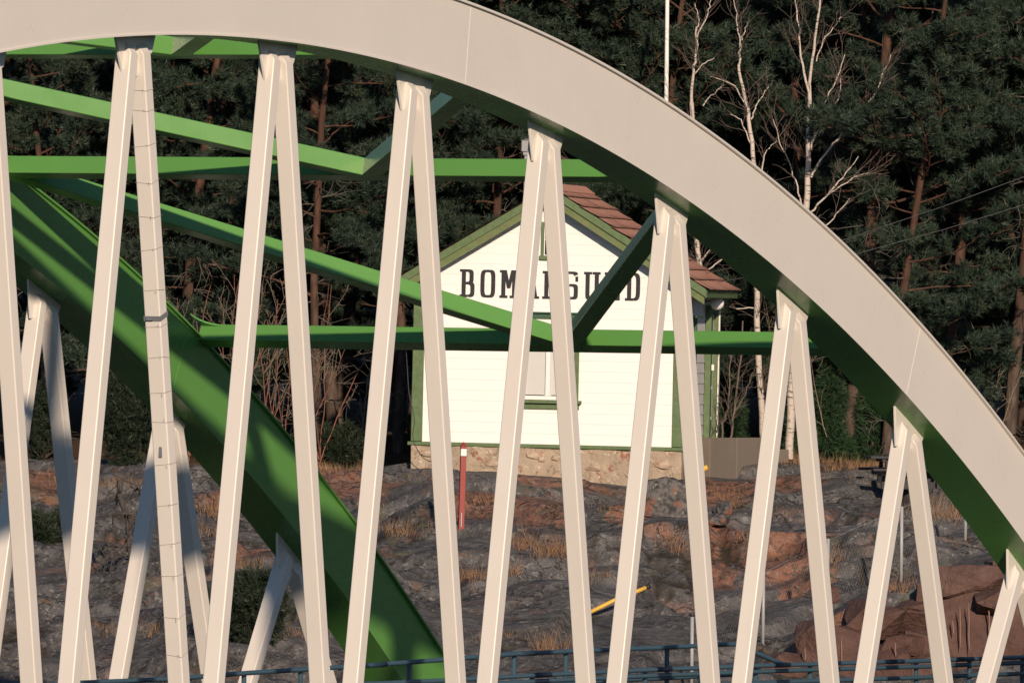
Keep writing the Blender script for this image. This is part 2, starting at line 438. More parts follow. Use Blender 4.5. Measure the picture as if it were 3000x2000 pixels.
def ground_z(u, d, full=False):
    u = np.asarray(u, float); d = np.asarray(d, float)
    z = _base(d)
    num = 0; den = 0.02
    for cu, cdp, r in _ctrl:
        w = np.exp(-(((u - cu) / 1.3) ** 2 + ((d - cdp) / 2.2) ** 2)); num = num + w * r; den = den + w
    z = z + num / den
    rock = _sst(d, 150, 172) * (1 - _sst(d, 205, 209) * 0.8) * (1 - _sst(np.abs(u), 30, 60) * 0.7)
    near_house = np.exp(-(((u - 0.9) / 3.4) ** 2 + ((d - 203.5) / 2.6) ** 2))
    amp = rock * (1 - 0.72 * near_house)
    z = z + amp * (fbm(u * 0.30 + 3.1, d * 0.17 + 1.7, 2) - 0.5) * 0.95
    w = fbm(u * 0.22 + 8, d * 0.10 + 2, 3) * 5.0
    t = d * 0.36 + w; s = t - np.floor(t)
    z = z + amp * 0.22 * (_sst(s, 0.88, 1.0) - s + 0.35)
    A_, B_ = slabs(u, d)
    z = z + amp * (_sst(A_[0], 0.0, 0.14) * ((A_[1] - 0.5) * 0.34 + (A_[2] - 0.5) * 0.20 * A_[3]) - 0.13 * np.exp(-(A_[0] / 0.035) ** 2))
    z = z + amp * (_sst(B_[0], 0.0, 0.12) * ((B_[1] - 0.5) * 0.10 + (B_[2] - 0.5) * 0.08 * B_[3]) - 0.04 * np.exp(-(B_[0] / 0.05) ** 2))
    if full: crack = np.exp(-(A_[0] / 0.024) ** 2) + 0.6 * np.exp(-(B_[0] / 0.035) ** 2) * (vn(u * 0.7, d * 0.4) > 0.45)
    z = z + amp * (fbm(u * 1.6, d * 1.0, 4, 0.5) - 0.5) * 0.055
    c = cliff_z(u) - 0.12 + (fbm(u * 0.8, d * 0.5 + 9, 3) - 0.5) * 0.3
    k = _sst(d, 182.3, 182.9) * _sst(u, 3.2, 3.9)
    z = z * (1 - k) + np.maximum(z, c) * k
    return (z, crack * amp) if full else z
uu = np.concatenate([[-900, -400, -180, -90, -50, -30, -20, -15], np.arange(-12, 12.01, 0.105), [15, 20, 30, 50, 90, 180, 400, 900]])
dd_ = np.concatenate([[118, 130, 145, 155, 162, 167], np.arange(170, 212.01, 0.085), np.arange(213, 240, 1.5), [245, 255, 270, 290, 320, 360, 420, 700, 1500]])
U, D_ = np.meshgrid(uu, dd_); Zg, CK = ground_z(U, D_, True)
PX = CAM.x + FW.x * D_ + RT.x * U; PY = CAM.y + FW.y * D_ + RT.y * U
V = np.stack([PX, PY, Zg], -1).reshape(-1, 3)
nu, nd = len(uu), len(dd_); idx = np.arange(nu * nd).reshape(nd, nu)
Fq = np.stack([idx[:-1, :-1], idx[:-1, 1:], idx[1:, 1:], idx[1:, :-1]], -1).reshape(-1, 4)

t = NT('bedrock', 0.88, 0.25)
big = t.noise(0.55, 5, 0.6); mid = t.noise(2.3, 5, 0.65); fin = t.noise(13, 4, 0.65); spk = t.noise(42, 3, 0.6)
grey = t.mix(t.ramp(mid, [(0.30, 0.0), (0.70, 1.0)]), (0.042, 0.045, 0.050), (0.155, 0.150, 0.150))
pink = t.mix(t.ramp(fin, [(0.3, 0.0), (0.7, 1.0)]), (0.13, 0.070, 0.052), (0.36, 0.165, 0.095))
k = t.mix(t.ramp(big, [(0.58, 0.0), (0.68, 0.8)]), grey, pink)
rust = t.n('Attribute', attribute_name='rust').outputs['Fac']
k = t.mix(t.ramp(t.math('ADD', rust, t.math('MULTIPLY', t.math('SUBTRACT', t.noise(2.6, 6, 0.7), 0.5), 1.6)), [(0.42, 0.0), (0.62, 0.92)]), k, t.mix(fin, (0.155, 0.075, 0.052), (0.34, 0.155, 0.095)))
k = t.mix(t.ramp(t.noise(5.5, 6, 0.75, None, 0.8), [(0.50, 0.0), (0.58, 0.75)]), k, (0.042, 0.043, 0.046))
k = t.mix(t.ramp(t.noise(9.0, 5, 0.7, None, 0.4), [(0.57, 0.0), (0.63, 0.75)]), k, (0.26, 0.245, 0.23))
k = t.mix(t.ramp(spk, [(0.60, 0.0), (0.70, 0.6)]), k, (0.36, 0.32, 0.28))
k = t.mix(t.ramp(t.noise(0.9, 6, 0.7), [(0.56, 0.0), (0.66, 0.75)]), k, (0.085, 0.085, 0.05))
k = t.mix(t.ramp(t.noise(1.35, 6, 0.72, t.co((1, 1, 2.0), rot=(0, 0, 1.1))), [(0.60, 0.0), (0.66, 0.8)]), k, (0.15, 0.085, 0.05))
k = t.mix(t.ramp(spk, [(0.32, 0.5), (0.42, 0.0)]), k, (0.02, 0.02, 0.022))
ck = t.math('ABSOLUTE', t.math('SUBTRACT', t.noise(0.8, 5, 0.6, t.co((1, 1, 2.5), rot=(0, 0, 0.6)), 0.5), 0.5))
k = t.mix(t.ramp(ck, [(0.004, 0.85), (0.013, 0.0)]), k, (0.018, 0.016, 0.015))
k = t.mix(t.n('Attribute', attribute_name='crack').outputs['Fac'], k, t.mix(fin, (0.012, 0.011, 0.010), (0.05, 0.038, 0.024)))
at_ = t.n('Attribute', attribute_name='forest')
soil = t.mix(t.ramp(fin, [(0.3, 0.0), (0.75, 1.0)]), (0.035, 0.026, 0.018), (0.16, 0.085, 0.042))
k = t.mix(at_.outputs['Fac'], k, soil)
t.col(k)
hh = t.math('ADD', t.math('MULTIPLY', fin, 0.6), t.math('MULTIPLY', spk, 0.35))
t.bump(hh, 0.6, 0.05)
M['rock'] = t.mat
gme = np_mesh('rock_ground', V, Fq, M['rock'], True)
a = gme.attributes.new('forest', 'FLOAT', 'POINT')
fo = _sst(D_ + (fbm(U * 0.6, D_ * 0.4, 3) - 0.5) * 3.0, 206.3, 208.5)
a.data.foreach_set('value', fo.ravel().astype(np.float32))
a = gme.attributes.new('crack', 'FLOAT', 'POINT'); a.data.foreach_set('value', np.clip(CK, 0, 1).ravel().astype(np.float32))
def _hit0(px, py):
    d = np.arange(172, 214, 0.05); p0 = at(px, py, 100.0) - CAM; us = p0.dot(RT) / 100.0 * d; zs = CAM.z + p0.z / 100.0 * d; g = ground_z(us, d); i = int(np.argmax(zs <= g)); return us[i], d[i]
RU = np.zeros_like(U)
for px, py, ru, rd in [(1000, 1400, 0.8, 1.6), (1100, 1420, 0.6, 1.2), (1400, 1470, 0.6, 1.6), (1590, 1470, 0.7, 2.0), (1700, 1420, 0.6, 1.0), (1560, 1410, 0.6, 0.8), (2280, 1590, 0.7, 2.2), (2330, 1650, 0.5, 2.0), (2110, 1620, 0.4, 1.4), (2120, 1440, 0.6, 1.5), (2060, 1420, 0.4, 1.0), (2300, 1400, 0.7, 1.5), (2360, 1720, 0.5, 1.5), (720, 1600, 0.7, 2.2), (700, 1440, 0.6, 2.0), (130, 1420, 0.6, 1.5), (2900, 1660, 1.0, 1.5), (2400, 1860, 0.7, 1.5), (2100, 1680, 0.35, 1.2), (1840, 1490, 0.4, 0.8)]:
    a_, b_ = _hit0(px, py); RU = np.maximum(RU, np.exp(-(((U - a_) / ru) ** 2 + ((D_ - b_) / rd) ** 2)))
a = gme.attributes.new('rust', 'FLOAT', 'POINT'); a.data.foreach_set('value', RU.ravel().astype(np.float32))
ground = obj('rock_ground', gme); tag(ground, kind='structure')

t = NT('water', 0.12, 0.5); t.col((0.02, 0.035, 0.045)); t.bump(t.noise(1.2, 4), 0.4, 0.05)
mb = MB(); c = bk(0, 20, 0.0); q = [bk(-900, -700, 0.3), bk(900, -700, 0.3), bk(900, 170, 0.3), bk(-900, 170, 0.3)]
mb.add(q, [(0, 1, 2, 3)]); o = mb.build('water', t.mat); tag(o, kind='structure')

def hit(px, py, d0=172.0, d1=216.0):
    d = np.arange(d0, d1, 0.03)
    p0 = at(px, py, 100.0) - CAM
    us = p0.dot(RT) / 100.0 * d; zs = CAM.z + p0.z / 100.0 * d
    g = ground_z(us, d); i = np.argmax(zs <= g)
    if not (zs <= g).any(): i = len(d) - 1
    return bk(us[i], d[i], float(g[i]))
def gz(u, d): return float(ground_z(u, d))

# ------------------------------------------------------------ blasted granite face
t = NT('cut_granite', 0.85, 0.25)
fin = t.noise(16, 4, 0.65); mid = t.noise(3.0, 4, 0.6)
k = t.mix(t.ramp(mid, [(0.3, 0.0), (0.7, 1.0)]), (0.082, 0.040, 0.034), (0.19, 0.115, 0.096))
k = t.mix(t.ramp(fin, [(0.35, 0.0), (0.8, 0.45)]), k, (0.10, 0.085, 0.08))
k = t.mix(t.rnd(), k, t.mix(0.55, k, (0.075, 0.038, 0.03)))
t.col(k); t.bump(t.math('ADD', fin, mid), 0.8, 0.06); M['cut'] = t.mat
t = NT('drill_mark_stone', 0.8, 0.3); t.col(t.mix(t.noise(25, 3), (0.19, 0.115, 0.095), (0.27, 0.175, 0.15))); M['drill'] = t.mat
import bmesh
def hull_rock(name, c, half, seed, mat, parent=None, n=26, sub=1, rough=0.05, boxy=0.75):
    rg = random.Random(seed); bm = bmesh.new()
    for i in range(n):
        v = Vector((rg.uniform(-1, 1), rg.uniform(-1, 1), rg.uniform(-1, 1)))
        mx = max(abs(v.x), abs(v.y), abs(v.z)); vb = v / mx; vs_ = v.normalized()
        v = vb * boxy + vs_ * (1 - boxy)
        bm.verts.new(v * rg.uniform(0.9, 1.0))
    r = bmesh.ops.convex_hull(bm, input=bm.verts)
    bmesh.ops.delete(bm, geom=[g for g in r['geom_interior'] if isinstance(g, bmesh.types.BMVert)], context='VERTS')
    if sub:
        bmesh.ops.subdivide_edges(bm, edges=bm.edges, cuts=sub, use_grid_fill=True)
    Mx = Matrix((RT, FW, UP)).transposed()
    for v in bm.verts:
        q = v.co.copy(); j = Vector((rg.uniform(-1, 1), rg.uniform(-1, 1), rg.uniform(-1, 1))) * rough
        q = Vector(((q.x + j.x) * half[0], (q.y + j.y) * half[1], (q.z + j.z) * half[2])); v.co = Mx @ q
    me = bpy.data.meshes.new(name); bm.to_mesh(me); bm.free(); me.materials.append(mat)
    o = obj(name, me, parent); o.location = c; return o
cutp = bk(6.0, 182.0, 5.0)
face = empty('rock_face', cutp); tag(face, kind='structure')
BL = [(2760, 1748, 2985, 2025, 182.2), (2745, 1662, 2955, 1752, 182.5), (2865, 1720, 2950, 1790, 182.0), (2545, 1775, 2645, 1868, 182.3), (2625, 1765, 2760, 1860, 182.4), (2585, 1862, 2690, 1935, 181.9),
      (2545, 1895, 2670, 2030, 181.7), (2645, 1850, 2765, 1945, 182.2), (2345, 1828, 2515, 2030, 182.0), (2485, 1765, 2590, 1880, 182.6), (2690, 1705, 2790, 1790, 182.7), (2945, 1690, 3080, 2020, 182.5),
      (2235, 1922, 2375, 2040, 181.8), (2655, 1925, 2790, 2040, 181.8), (2475, 1880, 2575, 2030, 182.2), (2900, 1640, 3060, 1725, 182.9), (2440, 1840, 2530, 1920, 182.2)]
for i, (x0, y0, x1, y1, d) in enumerate(BL):
    c = at((x0 + x1) / 2, (y0 + y1) / 2, d); hx = (x1 - x0) / 2 * d / F_PX * 1.32; hz = (y1 - y0) / 2 * d / F_PX * 1.26
    o = hull_rock('stone_block', c - cutp, (hx, 0.42, hz), 100 + i, M['cut'], face, 22, 3, 0.028, 0.72)
    autosmooth(o, 34)
for px, y0, y1, d in [(2812, 1775, 1905, 181.76), (2838, 1765, 1915, 181.76), (2897, 1758, 1880, 181.78), (2465, 1868, 1950, 181.6), (2622, 1880, 1925, 181.3), (2358, 1895, 1935, 181.6), (2792, 1815, 1860, 181.76), (2930, 1850, 1960, 181.8)]:
    mb = MB(); a, b = at(px, y0, d) - cutp, at(px + 2, y1, d) - cutp
    mb.tube([a.lerp(b, i / 6) + RT * random.Random(px + i).uniform(-0.006, 0.006) for i in range(7)], [0.003, 0.010, 0.012, 0.011, 0.012, 0.010, 0.003], 7); mb.build('drill_mark', M['drill'], face, True)
t = NT('lichen_boulder', 0.9, 0.2); n1 = t.noise(7, 5, 0.7); n2 = t.noise(3.2, 4, 0.6)
k = t.mix(t.ramp(n1, [(0.4, 0.0), (0.6, 1.0)]), (0.04, 0.04, 0.045), (0.16, 0.15, 0.145)); k = t.mix(t.ramp(n2, [(0.54, 0.0), (0.62, 0.9)]), k, (0.22, 0.085, 0.05))
k = t.mix(t.ramp(t.noise(12, 3, 0.6), [(0.62, 0.0), (0.68, 0.8)]), k, (0.30, 0.30, 0.22)); t.col(k); t.bump(n1, 0.8, 0.05); M['lichen'] = t.mat
def boulder(px, py, wpx, hpx, seed, label, mat='lichen'):
    p = hit(px, py); d = to_ud(p)[1]; s = d / F_PX
    o = hull_rock('boulder', p + UP * hpx * s * 0.24, (wpx * s / 2, wpx * s / 2.2, hpx * s / 2), seed, M[mat], None, 30, 1, 0.05, 0.45)
    tag(o, label, 'boulder'); autosmooth(o, 30)
boulder(1950, 1505, 165, 150, 15, 'dark lichen-spotted boulder at the right end of the house foundation')
boulder(2120, 1520, 50, 70, 6, 'small pale upright stone on the bedrock right of the house')
boulder(2105, 1532, 80, 40, 7, 'low grey stone beside the small pale upright stone')
boulder(2437, 1760, 50, 60, 8, 'small red stone in the cleft above the cut granite', 'cut')

# unseen dark ridge added behind the viewpoint to keep low sky off the soffits
t = NT('sky_block_ridge', 0.9, 0.1); t.col(t.mix(t.noise(0.15, 5, 0.7), (0.018, 0.028, 0.018), (0.05, 0.06, 0.035))); V = []; Fc = []; n1, n2 = 60, 8
for i in range(n1 + 1):
    a_ = math.pi * (0.04 + 0.92 * i / n1); 
    for j in range(n2 + 1):
        r = 40 + 260 * j / n2; h = 8.5 + 34 * float(_sst(r, 60, 260)) + 7 * float(vn(i * 0.6, j * 1.1)) * (j > 1)
        p = CAM - FW * (r * math.sin(a_) + 5) + RT * (r * math.cos(a_)) * 1.4; V.append((p.x, p.y, h if j else -2.0))
for i in range(n1):
    for j in range(n2): Fc.append((i * (n2 + 1) + j, (i + 1) * (n2 + 1) + j, (i + 1) * (n2 + 1) + j + 1, i * (n2 + 1) + j + 1))
tag(obj('sky_block_ridge', np_mesh('sky_block_ridge', V, Fc, t.mat, True)), kind='structure')

# ------------------------------------------------------------ the white house
def wood(name, c, c2, wear, wearc, rough=0.65, sc=(1.5, 1.5, 9), thr=0.6):
    t = NT(name, rough, 0.3); a = t.noise(2.0, 4, 0.6, t.co(sc)); b = t.noise(9, 4, 0.65, t.co(sc))
    k = t.mix(t.ramp(a, [(0.3, 0.0), (0.7, 1.0)]), c, c2); k = t.mix(t.ramp(b, [(thr, 0.0), (thr + 0.08, wear)]), k, wearc)
    t.col(k); t.bump(t.noise(26, 3, 0.6, t.co((1, 1, 6))), 0.25, 0.01); return t.mat
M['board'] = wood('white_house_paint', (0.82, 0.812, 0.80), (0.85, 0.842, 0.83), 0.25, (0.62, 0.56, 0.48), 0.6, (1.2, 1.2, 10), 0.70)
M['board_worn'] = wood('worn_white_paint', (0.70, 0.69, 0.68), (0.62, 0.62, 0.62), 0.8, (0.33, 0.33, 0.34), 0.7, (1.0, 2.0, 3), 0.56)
M['trim'] = wood('green_house_trim', (0.085, 0.135, 0.060), (0.125, 0.185, 0.088), 0.4, (0.055, 0.08, 0.04), 0.6, (6, 6, 6), 0.62)
M['moss'] = wood('mossy_green_trim', (0.10, 0.15, 0.06), (0.16, 0.20, 0.09), 0.8, (0.22, 0.17, 0.10), 0.8, (2, 2, 4), 0.55)
M['dtrim'] = wood('dark_green_trim', (0.035, 0.09, 0.055), (0.05, 0.12, 0.07), 0.3, (0.10, 0.12, 0.08), 0.6)
M['wwhite'] = paint('window_white', (0.80, 0.79, 0.77), 0.5, 0.03, False)
M['blind'] = paint('white_blind', (0.56, 0.555, 0.55), 0.7, 0.03, False)
t = NT('window_glass', 0.05, 0.6); t.col((0.012, 0.018, 0.03)); M['glass'] = t.mat
t = NT('letter_black_paint', 0.7, 0.25); n1 = t.noise(26, 4, 0.7, t.co((1, 1, 3))); t.col(t.mix(t.ramp(n1, [(0.64, 0.0), (0.72, 0.55)]), (0.03, 0.031, 0.036), (0.35, 0.32, 0.29))); M['letter'] = t.mat
t = NT('red_roof_shingle', 0.92, 0.2); n1 = t.noise(3.0, 4, 0.6); n2 = t.noise(22, 4, 0.7, t.co((1, 1, 1)))
k = t.mix(n1, (0.44, 0.205, 0.145), (0.60, 0.30, 0.22)); k = t.mix(t.rnd(), k, t.mix(0.5, k, (0.60, 0.34, 0.26)))
k = t.mix(t.ramp(n2, [(0.60, 0.0), (0.68, 0.7)]), k, (0.60, 0.52, 0.46)); k = t.mix(t.ramp(n2, [(0.30, 0.6), (0.38, 0.0)]), k, (0.07, 0.035, 0.03)); t.col(k); t.bump(n2, 0.6, 0.02); M['shingle'] = t.mat
t = NT('shingle_edge', 0.95, 0.1); t.col((0.035, 0.018, 0.015)); M['shedge'] = t.mat
t = NT('plastered_foundation', 0.9, 0.2); n1 = t.noise(2.2, 5, 0.65); n2 = t.noise(10, 5, 0.7)
k = t.mix(t.ramp(n1, [(0.3, 0.0), (0.7, 1.0)]), (0.30, 0.235, 0.175), (0.46, 0.38, 0.29)); k = t.mix(t.ramp(t.noise(4.0, 5, 0.7), [(0.58, 0.0), (0.63, 0.9)]), k, (0.27, 0.115, 0.075))
k = t.mix(t.ramp(n2, [(0.60, 0.0), (0.66, 0.8)]), k, (0.62, 0.55, 0.47)); k = t.mix(t.ramp(t.math('ABSOLUTE', t.math('SUBTRACT', t.noise(1.6, 5, 0.6, None, 0.6), 0.5)), [(0.003, 0.6), (0.009, 0.0)]), k, (0.11, 0.075, 0.055))
t.col(k); t.bump(t.math('ADD', n1, n2), 0.7, 0.04); M['found'] = t.mat
t = NT('foundation_stone', 0.9, 0.2); n1 = t.noise(9, 5, 0.7); k = t.mix(t.ramp(n1, [(0.4, 0.0), (0.6, 1.0)]), (0.30, 0.17, 0.115), (0.50, 0.41, 0.32)); k = t.mix(t.rnd(), k, t.mix(0.6, k, (0.50, 0.42, 0.33))); t.col(k); t.bump(n1, 0.7, 0.03); M['fstone'] = t.mat

PSI = math.radians(6.5); HD = 203.3
gx = RT * math.cos(PSI) - FW * math.sin(PSI)
house = empty('wooden_house', at(1601.5, 1311, HD)); house.rotation_euler = (0, math.radians(0.55), math.atan2(gx.y, gx.x))
tag(house, 'small white wooden house with green trim and red shingle roof on a stone foundation', 'house')
HW, HL, AP, SL_, HS, OV = 2.225, 4.7, 4.26, 0.622, 2.585, 0.34
def roofz(x): return AP - SL_ * abs(x)
# core
zc = 0.16
mb = MB(); zt = lambda x: roofz(x) - 0.22
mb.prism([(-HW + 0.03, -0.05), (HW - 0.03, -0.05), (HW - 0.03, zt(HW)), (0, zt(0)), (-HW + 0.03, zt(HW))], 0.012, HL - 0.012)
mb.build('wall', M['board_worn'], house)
# horizontal boards on the gable
z = 0.055; i = 0; ph = 0.172; CB = 0.172
while z < AP - 0.36:
    z2 = min(z + ph - 0.002, AP - 0.30)
    lim = lambda q: min(HW - CB - 0.003, max(0.02, (AP - 0.235 - q) / SL_))
    a, b = lim(z), lim(z2)
    vs = [(-a, 0.012, z), (a, 0.012, z), (b, 0.012, z2), (-b, 0.012, z2), (-a, -0.016, z), (a, -0.016, z), (b, -0.012, z2), (-b, -0.012, z2)]
    m_ = MB(); m_.add(vs, [(4, 5, 6, 7), (3, 2, 1, 0), (0, 1, 5, 4), (2, 3, 7, 6), (1, 2, 6, 5), (3, 0, 4, 7)]); m_.build('board', M['board'], house); z += ph
# side boards (right wall)
z = 0.055
while z < roofz(HW) - 0.25:
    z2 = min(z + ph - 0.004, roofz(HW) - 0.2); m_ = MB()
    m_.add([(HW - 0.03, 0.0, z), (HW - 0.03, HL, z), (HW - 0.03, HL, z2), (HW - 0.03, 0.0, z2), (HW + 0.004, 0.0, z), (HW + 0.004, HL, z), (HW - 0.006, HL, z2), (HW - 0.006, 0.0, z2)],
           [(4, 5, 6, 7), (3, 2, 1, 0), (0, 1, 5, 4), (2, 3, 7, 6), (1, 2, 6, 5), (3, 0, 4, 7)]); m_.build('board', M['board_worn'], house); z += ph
def part(name, mat, lo, hi, bv=0.006, parent=None):
    o = MB().b2(lo, hi).build(name, M[mat], parent or house)
    if bv: bevel(o, bv)
    return o
part('corner_board', 'trim', (-HW - 0.01, -0.034, 0.06), (-HW + CB, 0.03, roofz(HW) - 0.16)); part('corner_board', 'trim', (HW - CB, -0.034, 0.06), (HW + 0.01, 0.03, roofz(HW) - 0.16))
part('sill_board', 'trim', (-HW - 0.06, -0.075, -0.005), (HW + 0.05, 0.1, 0.052)); part('sill_board', 'trim', (HW - 0.04, 0.103, -0.005), (HW + 0.07, 3.6, 0.050))
# rake boards
for s_ in (-1, 1):
    for nm, mt, y0, y1, za, zb in (('rake_board', 'trim', -OV, -OV + 0.035, 0.0, 0.135), ('rake_board', 'moss', -OV + 0.037, -OV + 0.07, 0.10, 0.27)):
        e = HS if za == 0 else HS - 0.02
        m_ = MB(); m_.prism([(0.0, AP - za - 0.004), (s_ * e, roofz(e) - za - 0.004), (s_ * e, roofz(e) - zb), (0.0, AP - zb)], y0, y1); m_.build(nm, M[mt], house)
    # roof deck and soffit
    m_ = MB(); e = HS - 0.012
    m_.prism([(0.0, AP - 0.012), (s_ * e, roofz(e) - 0.012), (s_ * e, roofz(e) - 0.075), (0.0, AP - 0.075)], -OV + 0.072, HL + OV); m_.build('roof_deck', M['blind'], house)
    part('fascia', 'trim', (s_ * (HS - 0.01), -OV + 0.03, roofz(HS) - 0.15), (s_ * (HS + 0.018), HL + OV - 0.05, roofz(HS) - 0.022))
    m_ = MB(); m_.prism([(s_ * (HW + 0.012), roofz(HW) - 0.20), (s_ * (HS - 0.03), roofz(HW) - 0.23), (s_ * (HS - 0.03), roofz(HW) - 0.25), (s_ * (HW + 0.012), roofz(HW) - 0.22)], -OV + 0.075, HL + OV - 0.06); m_.build('soffit_board', M['blind'], house)
# shingles : courses lie down the slope, each a little lifted and curled
be = math.atan(SL_); SLEN = HS / math.cos(be) + 0.05; NC = 10; cl = SLEN / NC; rg = random.Random(11)
def shingle_mesh(seed, wid, thick=0.009):
    r2 = random.Random(seed); nx = 5; V = []; Fc = []; mi = []
    lw = [r2.uniform(-0.012, 0.012) for _ in range(nx + 1)]
    for j, (s0, lift) in enumerate(((-0.03, 0.004), (0.55 * cl, 0.013), (cl * 1.03, 0.024))):
        for i in range(nx + 1):
            yy = (i / nx - 0.5) * wid; sag = 0.0
            if j == 2: sag = 0.016 * (1 - (2 * i / nx - 1) ** 2) + lw[i]
            V.append((s0 + sag, yy, lift + (0.006 * abs(2 * i / nx - 1) if j == 2 else 0)))
    n = nx + 1; top = len(V)
    V += [(x, y, z_ - thick) for x, y, z_ in V]
    for j in range(2):
        for i in range(nx):
            Fc.append((j * n + i, (j + 1) * n + i, (j + 1) * n + i + 1, j * n + i + 1)); mi.append(0)
    for i in range(nx): Fc.append((2 * n + i, top + 2 * n + i, top + 2 * n + i + 1, 2 * n + i + 1)); mi.append(1)
    for j in range(2):
        Fc.append((j * n, top + j * n, top + (j + 1) * n, (j + 1) * n)); mi.append(1)
        Fc.append((j * n + nx, (j + 1) * n + nx, top + (j + 1) * n + nx, top + j * n + nx)); mi.append(1)
    return np_mesh('shingle', V, Fc, [M['shingle'], M['shedge']], False, mi)
sw = 0.354; protos = [shingle_mesh(k, sw - 0.004) for k in range(5)]; NY = 15
for c_ in range(NC):
    for j in range(NY):
        o = obj('shingle', protos[rg.randrange(5)], house); s0 = c_ * cl
        x = s0 * math.cos(be); zz = AP - s0 * math.sin(be) + 0.004
        yy = -OV - 0.04 + sw * (j + 0.5) + (0.0 if c_ % 2 == 0 else 0.09) + rg.uniform(-0.004, 0.004)
        o.location = (x, yy, zz); o.rotation_euler = (rg.uniform(-0.008, 0.008), be + rg.uniform(-0.012, 0.006), rg.uniform(-0.012, 0.012))
lp = shingle_mesh(21, HL + 2 * OV + 0.06)
for c_ in range(NC):
    o = obj('shingle_course', lp, house); s0 = c_ * cl
    o.location = (-s0 * math.cos(be), HL / 2 + rg.uniform(-0.015, 0.015), AP - s0 * math.sin(be) + 0.004); o.rotation_euler = (0, be, math.pi)
m_ = MB(); m_.prism([(-0.16, AP - 0.07), (0, AP + 0.045), (0.16, AP - 0.07), (0.16, AP - 0.055), (0, AP + 0.062), (-0.16, AP - 0.055)], -OV - 0.02, HL + OV + 0.03); m_.build('ridge_cap', M['shingle'], house)
# attic window
def win(cx, cz, hw, hh, fr, cols, rows, frame_mat, glass_mat, y=-0.03, deep=0.05):
    w = empty('window', (cx, 0, cz), 0, house)
    for nm, lo, hi in (('frame', (-hw, y - 0.012, -hh), (-hw + fr, 0.01, hh)), ('frame', (hw - fr, y - 0.012, -hh), (hw, 0.01, hh)), ('frame', (-hw + fr, y - 0.01, hh - fr), (hw - fr, 0.01, hh)), ('sill', (-hw - 0.02, y - 0.035, -hh - 0.02), (hw + 0.02, 0.01, -hh + fr))):
        bevel(MB().b2(lo, hi).build(nm, M[frame_mat], w), 0.004)
    return w
w = win(0.0, 3.385, 0.163, 0.30, 0.05, 2, 2, 'trim', 'glass')
MB().b2((-0.112, -0.024, -0.25), (0.112, -0.021, 0.25)).build('pane', M['glass'], w)
for lo, hi in (((-0.009, -0.031, -0.25), (0.009, -0.0245, 0.25)), ((-0.1115, -0.0305, 0.005), (-0.0095, -0.0242, 0.022)), ((0.0095, -0.0305, 0.005), (0.1115, -0.0242, 0.022)), ((-0.1125, -0.031, -0.25), (-0.098, -0.0245, 0.25)), ((0.098, -0.031, -0.25), (0.1125, -0.0245, 0.25)), ((-0.0975, -0.0308, -0.25), (0.0975, -0.0243, -0.236)), ((-0.0975, -0.0308, 0.236), (0.0975, -0.0243, 0.25))):
    MB().b2(lo, hi).build('muntin', M['wwhite'], w)
# main window : green surround, two white casements with blinds drawn
w = empty('window', (0, 0, 1.40), 0, house)
for nm, mt, lo, hi in (('frame', 'trim', (0.43, -0.08, -0.62), (0.505, 0.0, 0.70)), ('frame', 'trim', (-0.505, -0.08, -0.62), (-0.43, 0.0, 0.70)), ('frame', 'dtrim', (-0.56, -0.085, 0.702), (0.56, 0.0, 0.79)),
                       ('drip_cap', 'dtrim', (-0.59, -0.13, 0.792), (0.59, 0.0, 0.815)), ('sill', 'trim', (-0.56, -0.12, -0.675), (0.56, 0.0, -0.622)), ('apron', 'trim', (-0.52, -0.05, -0.77), (0.52, 0.0, -0.677)),
                       ('casement', 'wwhite', (-0.428, -0.062, 0.60), (0.428, 0.0, 0.70)), ('casement', 'wwhite', (-0.428, -0.062, -0.62), (0.428, 0.0, -0.555)), ('casement', 'wwhite', (-0.038, -0.066, -0.553), (0.038, 0.0, 0.598)),
                       ('casement', 'wwhite', (-0.428, -0.062, -0.553), (-0.375, 0.0, 0.598)), ('casement', 'wwhite', (0.375, -0.062, -0.553), (0.428, 0.0, 0.598))):
    bevel(MB().b2(lo, hi).build(nm, M[mt], w), 0.004)
for s_ in (-1, 1):
    a, b = sorted((s_ * 0.040, s_ * 0.373)); o = MB().b2((a, -0.026, -0.551), (b, -0.022, 0.596)).build('blind', M['blind'], w)
    a2, b2_ = sorted((s_ * 0.06, s_ * 0.365)); MB().b2((a2, -0.034, -0.548), (b2_, -0.0262, -0.538)).build('blind_rail', M['black'], w)
# side wall : a window under a hood, a door and a globe lamp
w = empty('window', (HW, 0.9, 1.62), 0, house)
for nm, mt, lo, hi in (('frame', 'dtrim', (0.006, -0.48, -0.9), (0.07, -0.40, 0.55)), ('frame', 'dtrim', (0.006, 0.40, -0.9), (0.07, 0.48, 0.55)), ('hood', 'dtrim', (0.006, -0.55, 0.552), (0.16, 0.55, 0.585)), ('frame', 'dtrim', (0.006, -0.398, 0.44), (0.065, 0.398, 0.55)), ('sill', 'dtrim', (0.006, -0.5, -0.95), (0.10, 0.5, -0.902))):
    bevel(MB().b2(lo, hi).build(nm, M[mt], w), 0.004)
MB().b2((0.006, -0.398, -0.9), (0.02, 0.398, 0.438)).build('pane', M['glass'], w)
for lo, hi in (((0.02, -0.03, -0.9), (0.045, 0.03, 0.438)), ((0.02, -0.398, -0.05), (0.040, -0.031, 0.0))): MB().b2(lo, hi).build('muntin', M['wwhite'], w)
dr = empty('door', (HW, 3.95, 0.18), 0, house)
